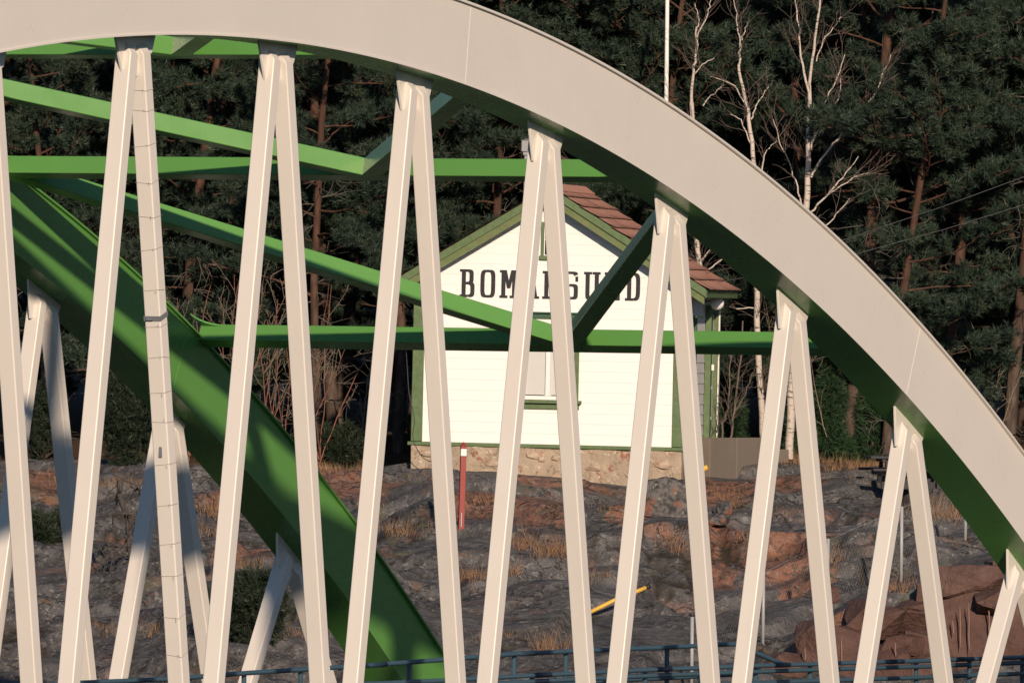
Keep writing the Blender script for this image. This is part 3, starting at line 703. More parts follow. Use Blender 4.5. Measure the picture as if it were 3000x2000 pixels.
for nm, mt, lo, hi in (('leaf', 'blind', (0.008, -0.42, 0.0), (0.05, 0.42, 2.05)), ('frame', 'trim', (0.006, -0.56, -0.02), (0.105, -0.44, 2.2)), ('frame', 'trim', (0.006, 0.44, -0.02), (0.115, 0.56, 2.2)), ('frame', 'dtrim', (0.006, -0.438, 2.07), (0.10, 0.438, 2.2)),
                       ('hinge', 'wwhite', (0.052, -0.43, 0.30), (0.085, 0.05, 0.355)), ('hinge', 'wwhite', (0.052, -0.43, 0.80), (0.09, 0.05, 0.855)), ('panel', 'dtrim', (0.052, -0.18, 0.0), (0.075, -0.02, 2.04)), ('handle', 'wwhite', (0.076, -0.12, 1.12), (0.12, -0.09, 1.22))):
    bevel(MB().b2(lo, hi).build(nm, M[mt], dr), 0.004)
part('corner_board', 'wwhite', (HW + 0.006, HL - 0.14, 0.06), (HW + 0.13, HL, roofz(HW) - 0.26))
lamp = empty('wall_lamp', (HW + 0.10, 3.1, 2.42), 0, house)
MB().tube([(-0.10, 0, 0.03), (-0.02, 0, 0.03), (0.06, 0, 0.02)], 0.02, 8).build('arm', M['grey_metal'], lamp, True)
bm = bmesh.new(); bmesh.ops.create_uvsphere(bm, u_segments=18, v_segments=12, radius=0.115); me = bpy.data.meshes.new('globe'); bm.to_mesh(me); bm.free(); me.materials.append(M['wwhite'])
me.polygons.foreach_set('use_smooth', [True] * len(me.polygons)); g = obj('globe', me, lamp); g.location = (0.12, 0, 0.0)
# chimney
ch = empty('chimney', (-0.50, 1.6, 0), 0, house)
bevel(MB().b2((-0.14, -0.14, 3.6), (0.14, 0.14, 4.78)).build('shaft', M['grey_metal'], ch), 0.01); bevel(MB().b2((-0.16, -0.16, 4.782), (0.16, 0.16, 4.84)).build('collar', M['grey_metal'], ch), 0.008)
bevel(MB().b2((-0.185, -0.185, 4.842), (0.185, 0.185, 5.03)).build('cap', M['grey_metal'], ch), 0.008); MB().add([(-0.2, -0.2, 5.032), (0.2, -0.2, 5.032), (0.2, 0.2, 5.032), (-0.2, 0.2, 5.032), (0, 0, 5.08)], [(0, 1, 4), (1, 2, 4), (2, 3, 4), (3, 0, 4), (3, 2, 1, 0)]).build('lid', M['grey_metal'], ch)
# foundation
nx, nz = 80, 18; V = []; 
for j in range(nz + 1):
    for i in range(nx + 1):
        x = -HW + 0.0 + (2 * HW) * i / nx; zz = -0.008 - 1.0 * j / nz
        V.append((x, -0.035 + 0.05 * (float(fbm(x * 2.2 + 5, zz * 2.2, 4)) - 0.5) * 2, zz))
Fc = [(j * (nx + 1) + i, (j + 1) * (nx + 1) + i, (j + 1) * (nx + 1) + i + 1, j * (nx + 1) + i + 1) for j in range(nz) for i in range(nx)]
fm = MB(); fm.add(V, Fc); n0 = len(fm.v)
fm.b2((-HW + 0.01, 0.06, -1.1), (HW - 0.02, HL, -0.008)); 
fnd = fm.build('foundation', M['found'], house, False, False)
for s_ in (-1, 1):
    V2 = []; 
    for j in range(nz + 1):
        for i in range(13):
            yy = -0.04 + 0.16 * i if i < 12 else HL
            zz = -0.008 - 1.0 * j / nz; V2.append((s_ * (HW + 0.0 + 0.04 * (float(fbm(yy * 2.2 + 25, zz * 2.2, 4)) - 0.5) * (0 if i == 0 else 2)), yy, zz))
    F2 = [(j * 13 + i, (j + 1) * 13 + i, (j + 1) * 13 + i + 1, j * 13 + i + 1) for j in range(nz) for i in range(12)]
    m_ = MB(); m_.add(V2, F2); m_.build('foundation_side', M['found'], house)
for i in range(26):
    rx = rg.uniform(-HW + 0.1, HW - 0.15); rz = rg.uniform(-0.55, -0.10); wx = rg.uniform(0.07, 0.2); wz = rg.uniform(0.04, 0.10)
    bm = bmesh.new()
    for q in range(16):
        v = Vector((rg.uniform(-1, 1), rg.uniform(-1, 1), rg.uniform(-1, 1))).normalized(); bm.verts.new((v.x * wx, v.y * 0.05, v.z * wz))
    bmesh.ops.convex_hull(bm, input=bm.verts); me = bpy.data.meshes.new('stone'); bm.to_mesh(me); bm.free(); me.materials.append(M['fstone'])
    o = obj('stone', me, house); o.location = (rx, -0.045, rz)
# painted letters
LH, LW = 0.455, 0.245
class LT:
    def __init__(s): s.mb = MB(); s.k = 0
    def poly(s, pts):
        s.k += 1; y = -0.0235 - 0.0004 * s.k; n = len(pts); s.mb.add([(x * LH, y, z_ * LH) for x, z_ in pts], [tuple(range(n))])
    def rect(s, x0, z0, x1, z1): s.poly([(x0, z0), (x1, z0), (x1, z1), (x0, z1)])
    def ring(s, x0, z0, x1, z1, sx, sz, a0, a1, ro=0.16):
        """rounded box ring between angles (degrees, ccw from +x)"""
        s.k += 1; y = -0.0235 - 0.0004 * s.k; cx, cz_ = (x0 + x1) / 2, (z0 + z1) / 2; hx, hz = (x1 - x0) / 2, (z1 - z0) / 2; out = []
        def pt(w, hx, hz, r):
            c, si = math.cos(w), math.sin(w); e = 0.42
            return (math.copysign(abs(c) ** e, c) * hx, math.copysign(abs(si) ** e, si) * hz)
        n = 28
        for i in range(n + 1):
            w = math.radians(a0 + (a1 - a0) * i / n); o_ = pt(w, hx, hz, ro); q = pt(w, hx - sx, hz - sz, ro * 0.5); out.append((o_, q))
        vs = [((cx + p[0]) * LH, y, (cz_ + p[1]) * LH) for pr in out for p in pr]
        s.mb.add(vs, [(2 * i, 2 * i + 2, 2 * i + 3, 2 * i + 1) for i in range(n)])
ST, TH = 0.15, 0.09
def letter(ch):
    g = LT(); W_ = 0.54
    if ch == 'B':
        g.rect(0.07, 0, 0.07 + ST, 1); g.rect(0, 0, 0.09, TH); g.rect(0, 1 - TH, 0.09, 1); g.ring(-0.1, 0.46, 0.50, 1.0, ST, TH, -85, 85); g.ring(-0.1, 0.0, 0.54, 0.55, ST, TH, -85, 85); g.rect(0.2, 0, 0.30, TH); g.rect(0.2, 1 - TH, 0.30, 1); g.rect(0.2, 0.46, 0.3, 0.55)
    elif ch == 'O': g.ring(0.0, 0.0, W_, 1.0, ST, TH, 0, 360)
    elif ch == 'M':
        W_ = 0.66; g.rect(0.06, 0, 0.06 + ST, 1); g.rect(W_ - 0.06 - ST, 0, W_ - 0.06, 1)
        for x in (0.0, W_ - 0.29): g.rect(x, 0, x + 0.29, TH)
        g.rect(0, 1 - TH, 0.1, 1); g.rect(W_ - 0.1, 1 - TH, W_, 1); g.poly([(0.12, 1), (0.25, 1), (W_ / 2 + 0.06, 0.35), (W_ / 2 - 0.06, 0.35)]); g.poly([(W_ - 0.12, 1), (W_ - 0.25, 1), (W_ / 2 - 0.06, 0.35), (W_ / 2 + 0.06, 0.35)])
    elif ch == 'A':
        W_ = 0.64; g.poly([(0.06, 0), (0.06 + 0.13, 0), (W_ / 2 + 0.04, 1), (W_ / 2 - 0.1, 1)]); g.poly([(W_ - 0.06, 0), (W_ - 0.06 - 0.16, 0), (W_ / 2 - 0.06, 1), (W_ / 2 + 0.1, 1)]); g.rect(0.15, 0.3, W_ - 0.15, 0.3 + TH); g.rect(0, 0, 0.26, TH * 0.9); g.rect(W_ - 0.28, 0, W_, TH * 0.9)
    elif ch == 'R':
        g.rect(0.07, 0, 0.07 + ST, 1); g.rect(0, 0, 0.30, TH); g.rect(0, 1 - TH, 0.09, 1); g.ring(-0.1, 0.42, 0.51, 1.0, ST, TH, -85, 85); g.rect(0.2, 1 - TH, 0.3, 1); g.rect(0.2, 0.42, 0.3, 0.42 + TH); g.poly([(0.27, 0.46), (0.41, 0.46), (0.52, 0.0), (0.36, 0.0)]); g.rect(0.36, 0, 0.58, TH * 0.9)
    elif ch == 'S':
        g.ring(0, 0.46, W_, 1.0, ST, TH, 18, 270); g.ring(0, 0.0, W_, 0.555, ST, TH, -162, 90); g.rect(W_ - 0.1, 0.64, W_, 0.82); g.rect(0, 0.18, 0.1, 0.36)
    elif ch == 'U':
        W_ = 0.6; g.rect(0.06, 0.3, 0.06 + ST, 1); g.rect(W_ - 0.06 - ST, 0.3, W_ - 0.06, 1); g.ring(0.06, 0.0, W_ - 0.06, 0.62, ST, TH, 180, 360)
        for x in (0.0, W_ - 0.29): g.rect(x, 1 - TH, x + 0.29, 1)
    elif ch == 'N':
        W_ = 0.62; g.rect(0.06, 0, 0.06 + ST * 0.85, 1); g.rect(W_ - 0.06 - ST * 0.85, 0, W_ - 0.06, 1); g.poly([(0.1, 1), (0.27, 1), (W_ - 0.1, 0), (W_ - 0.27, 0)]); g.rect(0, 0, 0.27, TH); g.rect(0, 1 - TH, 0.12, 1); g.rect(W_ - 0.27, 1 - TH, W_, 1)
    elif ch == 'D':
        g.rect(0.07, 0, 0.07 + ST, 1); g.rect(0, 0, 0.09, TH); g.rect(0, 1 - TH, 0.09, 1); g.ring(-0.1, 0.0, W_, 1.0, ST, TH, -86, 86); g.rect(0.2, 0, 0.3, TH); g.rect(0.2, 1 - TH, 0.3, 1)
    return g.mb, W_
for i, chh in enumerate('BOMARSUND'):
    mb, W_ = letter(chh); px = 1335 + 61 * i - (4 if chh == 'M' else 0)
    o = mb.build('letter', M['letter'], house, False, False); o.location = ((px - 1601.5) / 179.3, 0, (1311 - 876) / 179.3 + 0.004)
# loose cable down the left corner
def cable(name, pts, r, mat, label=None, cat=None, n=5):
    P = [Vector(p) for p in pts]; Q = []
    for i in range(len(P) - 1):
        p0 = P[max(i - 1, 0)]; p1 = P[i]; p2 = P[i + 1]; p3 = P[min(i + 2, len(P) - 1)]
        for k in range(6):
            t_ = k / 6; Q.append(0.5 * ((2 * p1) + (p2 - p0) * t_ + (2 * p0 - 5 * p1 + 4 * p2 - p3) * t_ ** 2 + (3 * p1 - p0 - 3 * p2 + p3) * t_ ** 3))
    Q.append(P[-1]); o = MB().tube(Q, r, n).build(name, mat, None, True)
    if label: tag(o, label, cat)
    return o
cable('cable', [at(1190, 1030, 203.1), at(1198, 1150, 203.05), at(1207, 1190, 203.0), at(1214, 1232, 203.0), at(1209, 1275, 203.0), at(1216, 1303, 202.95), at(1235, 1335, 203.0), at(1252, 1348, 203.05), at(1268, 1352, 203.1)], 0.007, M['black'], 'thin dark cable hanging down the left corner of the house', 'cable')
# retaining wall to the right of the house
pA, pB = at(2077, 1342, 205.2), at(2236, 1345, 206.2)
def wallseg(name, a, b, h, th, lab):
    d = (b - a); d.z = 0; L = d.length; o = empty(name, a, math.atan2(d.y, d.x)); tag(o, lab, 'wall')
    x = 0; k = 0
    while x < L - 0.01:
        w = min(0.9, L - x); bevel(MB().b2((x + 0.004, 0, -0.35), (x + w - 0.004, th, h)).build('block', M['concrete'], o), 0.015, 2); x += w
    return o
wallseg('concrete_wall', at(2080, 1343, 205.0), at(2240, 1344, 206.6), 0.34, 0.22, 'low weathered concrete wall joining the right end of the house')
wallseg('concrete_wall', at(2243, 1346, 206.6), at(2312, 1347, 207.0), 0.17, 0.22, 'short lower concrete block stepping down right of the long concrete wall')

# ------------------------------------------------------------ vegetation
def foliage(name, c1, c2, c3):
    t = NT(name, 0.55, 0.3); a = t.noise(1.1, 3, 0.6); b = t.noise(6.0, 3, 0.6)
    k = t.mix(t.ramp(a, [(0.35, 0.0), (0.65, 1.0)]), c1, c2); k = t.mix(t.ramp(b, [(0.5, 0.0), (0.75, 0.8)]), k, c3)
    k = t.mix(t.math('MULTIPLY', t.rnd(), 0.5), k, t.mix(0.6, k, c1)); t.col(k); return t.mat
M['needle'] = foliage('pine_needles', (0.020, 0.037, 0.027), (0.036, 0.061, 0.041), (0.066, 0.086, 0.048))
M['juniper'] = foliage('juniper_needles', (0.018, 0.030, 0.019), (0.030, 0.045, 0.026), (0.044, 0.056, 0.030))
M['spruce'] = foliage('young_spruce_needles', (0.022, 0.050, 0.024), (0.035, 0.075, 0.03), (0.05, 0.09, 0.035))
t = NT('pine_bark', 0.9, 0.2); n1 = t.noise(6, 4, 0.65, t.co((1, 1, 0.35))); n2 = t.vor(10, 'F1', t.co((1, 1, 0.35)))
red = t.mix(n1, (0.052, 0.031, 0.025), (0.15, 0.076, 0.05)); gry = t.mix(n1, (0.05, 0.04, 0.035), (0.17, 0.125, 0.10))
sx = t.n('SeparateXYZ'); t.l(t.tc.outputs['Object'], sx.inputs[0])
k = t.mix(t.ramp(t.math('MULTIPLY', sx.outputs[2], 0.1), [(0.14, 0.0), (0.34, 1.0)]), gry, red)
k = t.mix(t.ramp(n2, [(0.25, 0.0), (0.6, 0.5)]), k, (0.035, 0.022, 0.018)); t.col(k); t.bump(n1, 0.8, 0.03); M['bark'] = t.mat
t = NT('dead_twig', 0.9, 0.2); t.col(t.mix(t.noise(8, 4, 0.7), (0.05, 0.045, 0.042), (0.17, 0.155, 0.14))); M['twig'] = t.mat
t = NT('birch_bark', 0.7, 0.3); n1 = t.noise(5.0, 4, 0.7, t.co((1.2, 1.2, 7))); n2 = t.noise(1.6, 3, 0.6)
k = t.mix(n2, (0.42, 0.35, 0.30), (0.64, 0.59, 0.54)); k = t.mix(t.ramp(n1, [(0.57, 0.0), (0.62, 0.92)]), k, (0.035, 0.03, 0.028)); t.col(k); t.bump(n1, 0.5, 0.02); M['birch'] = t.mat
t = NT('birch_twig', 0.8, 0.2); t.col(t.mix(t.noise(6, 3), (0.07, 0.05, 0.045), (0.20, 0.16, 0.14))); M['btwig'] = t.mat
t = NT('red_stem', 0.75, 0.25); t.col(t.mix(t.noise(7, 4, 0.7), (0.12, 0.05, 0.04), (0.33, 0.15, 0.10))); M['rstem'] = t.mat
t = NT('lichen_twig', 0.9, 0.2); t.col(t.mix(t.noise(14, 4, 0.7), (0.09, 0.07, 0.055), (0.34, 0.29, 0.22))); M['ltwig'] = t.mat
t = NT('dead_wood', 0.9, 0.2); t.col(t.mix(t.noise(9, 4, 0.7, t.co((2, 2, 0.6))), (0.025, 0.023, 0.023), (0.12, 0.10, 0.09))); M['dwood'] = t.mat
t = NT('dry_grass', 0.8, 0.2); t.col(t.mix(t.noise(2.5, 4, 0.7), (0.16, 0.095, 0.052), (0.40, 0.24, 0.135))); M['grass'] = t.mat

def shoots_mesh(name, pos, dirs, size, mat, K=13, seed=0, wid=0.011, spread=(25, 68)):
    r = np.random.RandomState(seed); n = len(pos); pos = np.asarray(pos); dirs = np.asarray(dirs); size = np.asarray(size)
    dirs = dirs / np.linalg.norm(dirs, axis=1, keepdims=True)
    ref = np.where(np.abs(dirs[:, 2:3]) < 0.9, np.array([[0, 0, 1.]]), np.array([[1., 0, 0]]))
    a = np.cross(dirs, ref); a /= np.linalg.norm(a, axis=1, keepdims=True); b = np.cross(dirs, a)
    az = r.rand(n, K) * 2 * np.pi; al = np.radians(spread[0] + r.rand(n, K) * (spread[1] - spread[0]))
    s0 = (np.arange(K)[None, :] / K * 0.75 + 0.05 * r.rand(n, K)) * size[:, None]
    rad = a[:, None, :] * np.cos(az)[..., None] + b[:, None, :] * np.sin(az)[..., None]
    bd = dirs[:, None, :] * np.cos(al)[..., None] + rad * np.sin(al)[..., None]
    L = size[:, None] * (0.55 + 0.35 * r.rand(n, K))
    base = pos[:, None, :] + dirs[:, None, :] * s0[..., None]
    sd = np.cross(bd, r.randn(n, K, 3)); sd /= (np.linalg.norm(sd, axis=2, keepdims=True) + 1e-9)
    w = wid * (0.7 + 0.6 * r.rand(n, K))[..., None]
    v = np.stack([base - sd * w, base + sd * w, base + bd * L[..., None]], 2).reshape(-1, 3)
    f = np.arange(n * K * 3).reshape(-1, 3)
    return np_mesh(name, v, f, mat, False)
def fastmesh(segs, name, mat, n=5):
    """segs: list of (pts list, radii list) -> one tube mesh"""
    mb = MB()
    for p, r in segs: mb.tube(p, r, n, False)
    return mb.mesh(name, mat, True)
def rv(rg): 
    v = Vector((rg.gauss(0, 1), rg.gauss(0, 1), rg.gauss(0, 1))); return v.normalized()
def limb(rg, p, d, L, r0, r1, n=7, wob=0.12, grav=0.0):
    pts = [p.copy()]; d = d.normalized(); st = L / n
    for i in range(n):
        d = (d + rv(rg) * wob + Vector((0, 0, grav))).normalized(); p = p + d * st; pts.append(p.copy())
    return pts, [r0 + (r1 - r0) * i / n for i in range(n + 1)]
def pine_proto(seed, H=12.5, z0=1.6, spread=2.6, dens=1.0, lean=0.02):
    rg = random.Random(seed); segs = []; pos = []; dr_ = []; sz = []; dead = []
    d = Vector((rg.uniform(-lean, lean), rg.uniform(-lean, lean), 1)); p = Vector((0, 0, -0.4)); tp = [p.copy()]; n = 16
    for i in range(n):
        d = (d + Vector((rg.gauss(0, 0.035), rg.gauss(0, 0.035), 0.03))).normalized(); p = p + d * ((H + 0.4) / n); tp.append(p.copy())
    r0 = rg.uniform(0.085, 0.125); segs.append((tp, [r0 * (1 - 0.85 * (i / n)) for i in range(n + 1)]))
    def tpos(z):
        for i in range(n):
            if tp[i + 1].z >= z: return tp[i].lerp(tp[i + 1], (z - tp[i].z) / (tp[i + 1].z - tp[i].z))
        return tp[-1]
    z = z0; az = rg.uniform(0, 6.28)
    while z < H - 0.3:
        q = (z - z0) / (H - z0); L = spread * (1 - 0.62 * q) * rg.uniform(0.45, 1.12); az += 2.4 + rg.uniform(-0.6, 0.6)
        dv = Vector((math.cos(az), math.sin(az), rg.uniform(-0.15, 0.35) + 0.5 * q)); lp, lr = limb(rg, tpos(z), dv, L, 0.008 + 0.006 * L, 0.004, 7, 0.18, 0.03)
        segs.append((lp, lr))
        nsub = int(L * 4.0 * dens) + 3
        for s_ in range(nsub):
            tt = 0.22 + 0.78 * (s_ + rg.random()) / nsub; x = tt * 7; i = min(6, int(x)); bp = lp[i].lerp(lp[i + 1], x - i)
            bd = (lp[i + 1] - lp[i]).normalized(); sidev = bd.cross(Vector((0, 0, 1))); sidev = sidev * (1 if s_ % 2 else -1)
            sd = (bd * rg.uniform(0.4, 0.9) + sidev * rg.uniform(0.4, 1.0) + Vector((0, 0, rg.uniform(0.0, 0.55)))).normalized(); sl2 = rg.uniform(0.25, 0.62) * (1.1 - 0.35 * tt)
            sp, srr = limb(rg, bp, sd, sl2, 0.008, 0.003, 4, 0.18, 0.05); segs.append((sp, srr))
            for m_ in range(rg.randint(19, 26)):
                x2 = (0.45 + 0.55 * rg.random()) * 4; i2 = min(3, int(x2)); ps = sp[i2].lerp(sp[i2 + 1], x2 - i2)
                pos.append(ps + rv(rg) * rg.uniform(0.02, 0.12)); dr_.append(sd * 0.7 + rv(rg) * 0.8 + Vector((0, 0, 0.35))); sz.append(rg.uniform(0.10, 0.175))
        z += rg.uniform(0.10, 0.27)
    zz = 0.4
    while zz < z0 + 2.6:
        a = rg.uniform(0, 6.28); L = rg.uniform(0.3, 1.2); lp, lr = limb(rg, tpos(zz), Vector((math.cos(a), math.sin(a), rg.uniform(-0.35, 0.25))), L, 0.014, 0.004, 6, 0.25, -0.02); dead.append((lp, lr))
        for q in range(rg.randint(3, 6)):
            i = rg.randint(1, 5); dead.append(limb(rg, lp[i], (lp[i] - lp[i - 1]).normalized() + rv(rg) * 0.9, rg.uniform(0.2, 0.6), 0.006, 0.003, 4, 0.35, -0.01))
        zz += rg.uniform(0.10, 0.30)
    return (fastmesh(segs, 'trunk', M['bark'], 6), shoots_mesh('crown', pos, dr_, sz, M['needle'], 17, seed, 0.0072), fastmesh(dead, 'dead_branches', M['twig'], 4), len(pos))
PP = [pine_proto(31, 12.5, 1.5, 2.7), pine_proto(32, 13.5, 2.6, 2.9, 1.0), pine_proto(33, 11.5, 1.0, 2.4, 1.05), pine_proto(34, 14.0, 3.8, 3.0, 1.0), pine_proto(35, 12.0, 1.9, 2.5, 1.1), pine_proto(36, 12.8, 0.7, 2.3, 1.1)]
def put_pine(k, u, d, sc, rz, label, group=None, dead=True):
    o = empty('pine_tree', bk(u, d, gz(u, d) - 0.05), rz); o.scale = (sc, sc, sc); tag(o, label, 'tree', group)
    for nm, me in zip(('trunk', 'crown', 'dead_branches'), PP[k][:3]):
        if nm == 'dead_branches' and not dead: continue
        obj(nm, me, o)
    return o
def u_of(px, d): return (px - 1500.0) * d / F_PX
rgp = random.Random(77)
FRONT = [  # photo column, depth, prototype, scale, label
    (945, 209.5, 1, 1.00, 'slim red-barked pine between the second and third hanger pairs, left of the house'),
    (985, 212.5, 3, 1.05, 'grey-based pine just left of the house, behind the slim red-barked pine'),
    (525, 212.0, 4, 1.05, 'dense pine behind the first gap of the bridge hangers, upper left'),
    (150, 211.0, 0, 1.0, 'dense dark pine at the left edge behind the green braces'),
    (330, 214.0, 2, 1.1, 'bushy pine behind the hanger with wire ties'),
    (730, 213.0, 5, 1.05, 'bushy low-branched pine behind the second hanger pair'),
    (1180, 212.0, 4, 1.0, 'pine rising directly behind the left roof slope of the house'),
    (1420, 214.0, 1, 1.1, 'pine with spreading red limbs behind the chimney'),
    (1690, 213.5, 3, 1.15, 'tall pine with red upper trunk behind the roof ridge, above the arch'),
    (1880, 213.0, 0, 1.05, 'dense pine behind the right roof slope beside the flagpole'),
    (2090, 214.0, 4, 1.1, 'dark pine behind the leftmost birch'),
    (2485, 209.0, 3, 1.15, 'thick grey pine trunk standing right of the birches'),
    (2300, 215.0, 1, 1.1, 'dark pine standing behind the large forked birch'),
    (2660, 211.5, 3, 1.0, 'red-trunked pine right of the thick grey pine'),
    (2800, 214.0, 1, 1.15, 'tall dark pine near the upper right corner'),
    (2955, 210.5, 3, 1.1, 'grey pine trunk at the far right edge'),
    (2610, 212.5, 5, 1.1, 'low-branched pine filling the gap right of the thick grey pine trunk'),
    (2740, 211.0, 5, 1.15, 'low-branched dark pine left of the tall pine in the upper right corner'),
    (2890, 212.5, 2, 1.1, 'bushy dark pine left of the grey trunk at the far right edge'),
    (2420, 213.0, 5, 1.2, 'bushy pine directly behind the right limbs of the forked birch'),
    (2600, 208.4, 2, 1.05, 'bushy pine in front of the thick grey pine, reaching above the arch'),
    (2560, 215.5, 2, 1.15, 'bushy dark pine behind the thick grey pine trunk'),
]
for px, d, k, sc, lab in FRONT: put_pine(k, u_of(px, d), d, sc, rgp.uniform(0, 6.28), lab)
for row, (d, n) in enumerate(((217.5, 13), (221.5, 13), (226, 13), (232, 13))):
    for i in range(n):
        u = -11.5 + 23.0 * (i + rgp.uniform(0.2, 0.8)) / n; dd = d + rgp.uniform(-1.5, 1.5)
        if row > 1: dd += 1.0
        put_pine(rgp.choice([0, 2, 4, 5, 1]), u, dd, rgp.uniform(1.0, 1.3), rgp.uniform(0, 6.28), 'dark pine deep in the forest behind the front row of trees', 'pines deep in the forest', False)

# traced bare trees
def bare(name, d, stems, label, cat, mat_main, mat_twig, seed, twig_n=40, twig_len=0.55, r_tw=0.006):
    """stems: list of (radius start, radius end, [(px,py)...]); the first begins on the ground"""
    rg = random.Random(seed); base = at(*stems[0][2][0], d); root = empty(name, base); tag(root, label, cat)
    segs = []; tw = []
    for si, (ra, rb, pl) in enumerate(stems):
        off = rg.uniform(-0.3, 0.3) if si else 0; P = []
        for i, (x, y) in enumerate(pl): P.append(at(x, y, d + off * (i / max(1, len(pl) - 1))) - base)
        Q = []
        for i in range(len(P) - 1):
            for q in range(4): Q.append(P[i].lerp(P[i + 1], q / 4) + (rv(rg) * 0.018 if (i or q) else Vector()))
        Q.append(P[-1]); segs.append((Q, [0.64 * (ra + (rb - ra) * i / (len(Q) - 1)) for i in range(len(Q))]))
        m = max(2, int(twig_n * sum((P[i + 1] - P[i]).length for i in range(len(P) - 1)) / 8.0))
        for _ in range(m):
            i = rg.randint(len(Q) // 4, len(Q) - 2); dv = (Q[i + 1] - Q[i]).normalized() + rv(rg) * 0.9 + Vector((0, 0, 0.25)); L = rg.uniform(0.3, 1.0) * twig_len
            lp, lr = limb(rg, Q[i], dv, L, r_tw, r_tw * 0.5, 6, 0.24, 0.02); tw.append((lp, lr))
            for __ in range(3):
                j = rg.randint(1, 5); tw.append(limb(rg, lp[j], (lp[j] - lp[j - 1]).normalized() + rv(rg) * 0.8, L * rg.uniform(0.25, 0.6), r_tw * 0.6, r_tw * 0.4, 4, 0.25, 0.0))
    obj('trunk', fastmesh(segs, 'trunk', mat_main, 8), root); tag(obj('twigs', fastmesh(tw, 'twigs', mat_twig, 4), root), kind='stuff')
    return root
bare('birch_tree', 207.6, [(0.115, 0.085, [(2312, 1345), (2318, 1150), (2340, 850), (2362, 610)]), (0.085, 0.05, [(2362, 610), (2367, 430), (2371, 250)]), (0.042, 0.02, [(2371, 250), (2388, 110), (2402, 20), (2415, -120)]), (0.035, 0.015, [(2370, 270), (2347, 165), (2338, 60), (2322, -60)]),
      (0.034, 0.010, [(2376, 520), (2405, 465), (2455, 405), (2515, 330), (2562, 285), (2586, 220), (2610, 160)]), (0.028, 0.010, [(2376, 440), (2398, 350), (2430, 270), (2455, 225), (2475, 160)]), (0.022, 0.008, [(2378, 420), (2420, 350), (2458, 290), (2462, 230)]),
      (0.03, 0.01, [(2372, 625), (2425, 570), (2470, 520), (2515, 458)]), (0.02, 0.008, [(2430, 566), (2500, 520), (2560, 500)]), (0.024, 0.008, [(2348, 600), (2330, 530), (2308, 470), (2282, 408), (2265, 350)]), (0.018, 0.008, [(2392, 180), (2410, 120), (2450, 70), (2465, 50)]), (0.02, 0.008, [(2420, 660), (2460, 620), (2490, 580)])],
     'large forked white birch rising above the arch on the right', 'tree', M['birch'], M['btwig'], 1, 60, 0.8)
bare('birch_tree', 207.9, [(0.095, 0.07, [(2240, 1350), (2230, 1170), (2216, 860), (2208, 480)]), (0.06, 0.03, [(2208, 480), (2196, 350), (2178, 280), (2165, 190), (2168, 128)]), (0.022, 0.01, [(2168, 128), (2178, 100), (2190, 65)]), (0.02, 0.01, [(2168, 130), (2160, 60), (2150, -20)]), (0.022, 0.008, [(2200, 350), (2215, 310), (2240, 270), (2252, 255)]),
      (0.02, 0.008, [(2205, 430), (2170, 350), (2140, 335)]), (0.02, 0.008, [(2180, 300), (2150, 250), (2080, 225)]), (0.02, 0.008, [(2225, 900), (2160, 905), (2110, 895)]), (0.02, 0.01, [(2222, 800), (2250, 770), (2262, 735)]), (0.02, 0.008, [(2232, 500), (2245, 440), (2275, 415)])],
     'slender white birch left of the large forked birch', 'tree', M['birch'], M['btwig'], 2, 55, 0.75)
bare('birch_tree', 208.6, [(0.085, 0.06, [(2066, 1345), (2055, 850), (2042, 700), (2026, 300)]), (0.045, 0.02, [(2026, 300), (2030, 210), (2042, 150), (2040, 80)]), (0.02, 0.01, [(2042, 90), (2048, 60), (2036, 10)]), (0.02, 0.01, [(2042, 110), (2066, 60), (2080, 20), (2086, -20)]), (0.02, 0.008, [(2030, 225), (2055, 190), (2090, 170), (2112, 152)]), (0.02, 0.008, [(2060, 310), (2085, 280), (2120, 250)]), (0.022, 0.01, [(2050, 770), (2075, 740), (2098, 715)]), (0.02, 0.01, [(2075, 790), (2120, 760), (2140, 745)])],
     'thin white birch rising behind the right end of the house roof', 'tree', M['birch'], M['btwig'], 3, 55, 0.75)
bare('birch_sapling', 207.0, [(0.035, 0.02, [(2130, 1345), (2145, 1250), (2152, 1180), (2170, 1050), (2176, 940)]), (0.02, 0.01, [(2155, 1200), (2185, 1150), (2205, 1090)]), (0.03, 0.015, [(2112, 1340), (2118, 1240), (2135, 1180), (2138, 1100), (2142, 1000)]), (0.018, 0.008, [(2104, 1330), (2100, 1250), (2102, 1190)])],
     'cluster of thin bare birch saplings beside the house door', 'sapling', M['btwig'], M['btwig'], 4, 70, 0.5, 0.005)
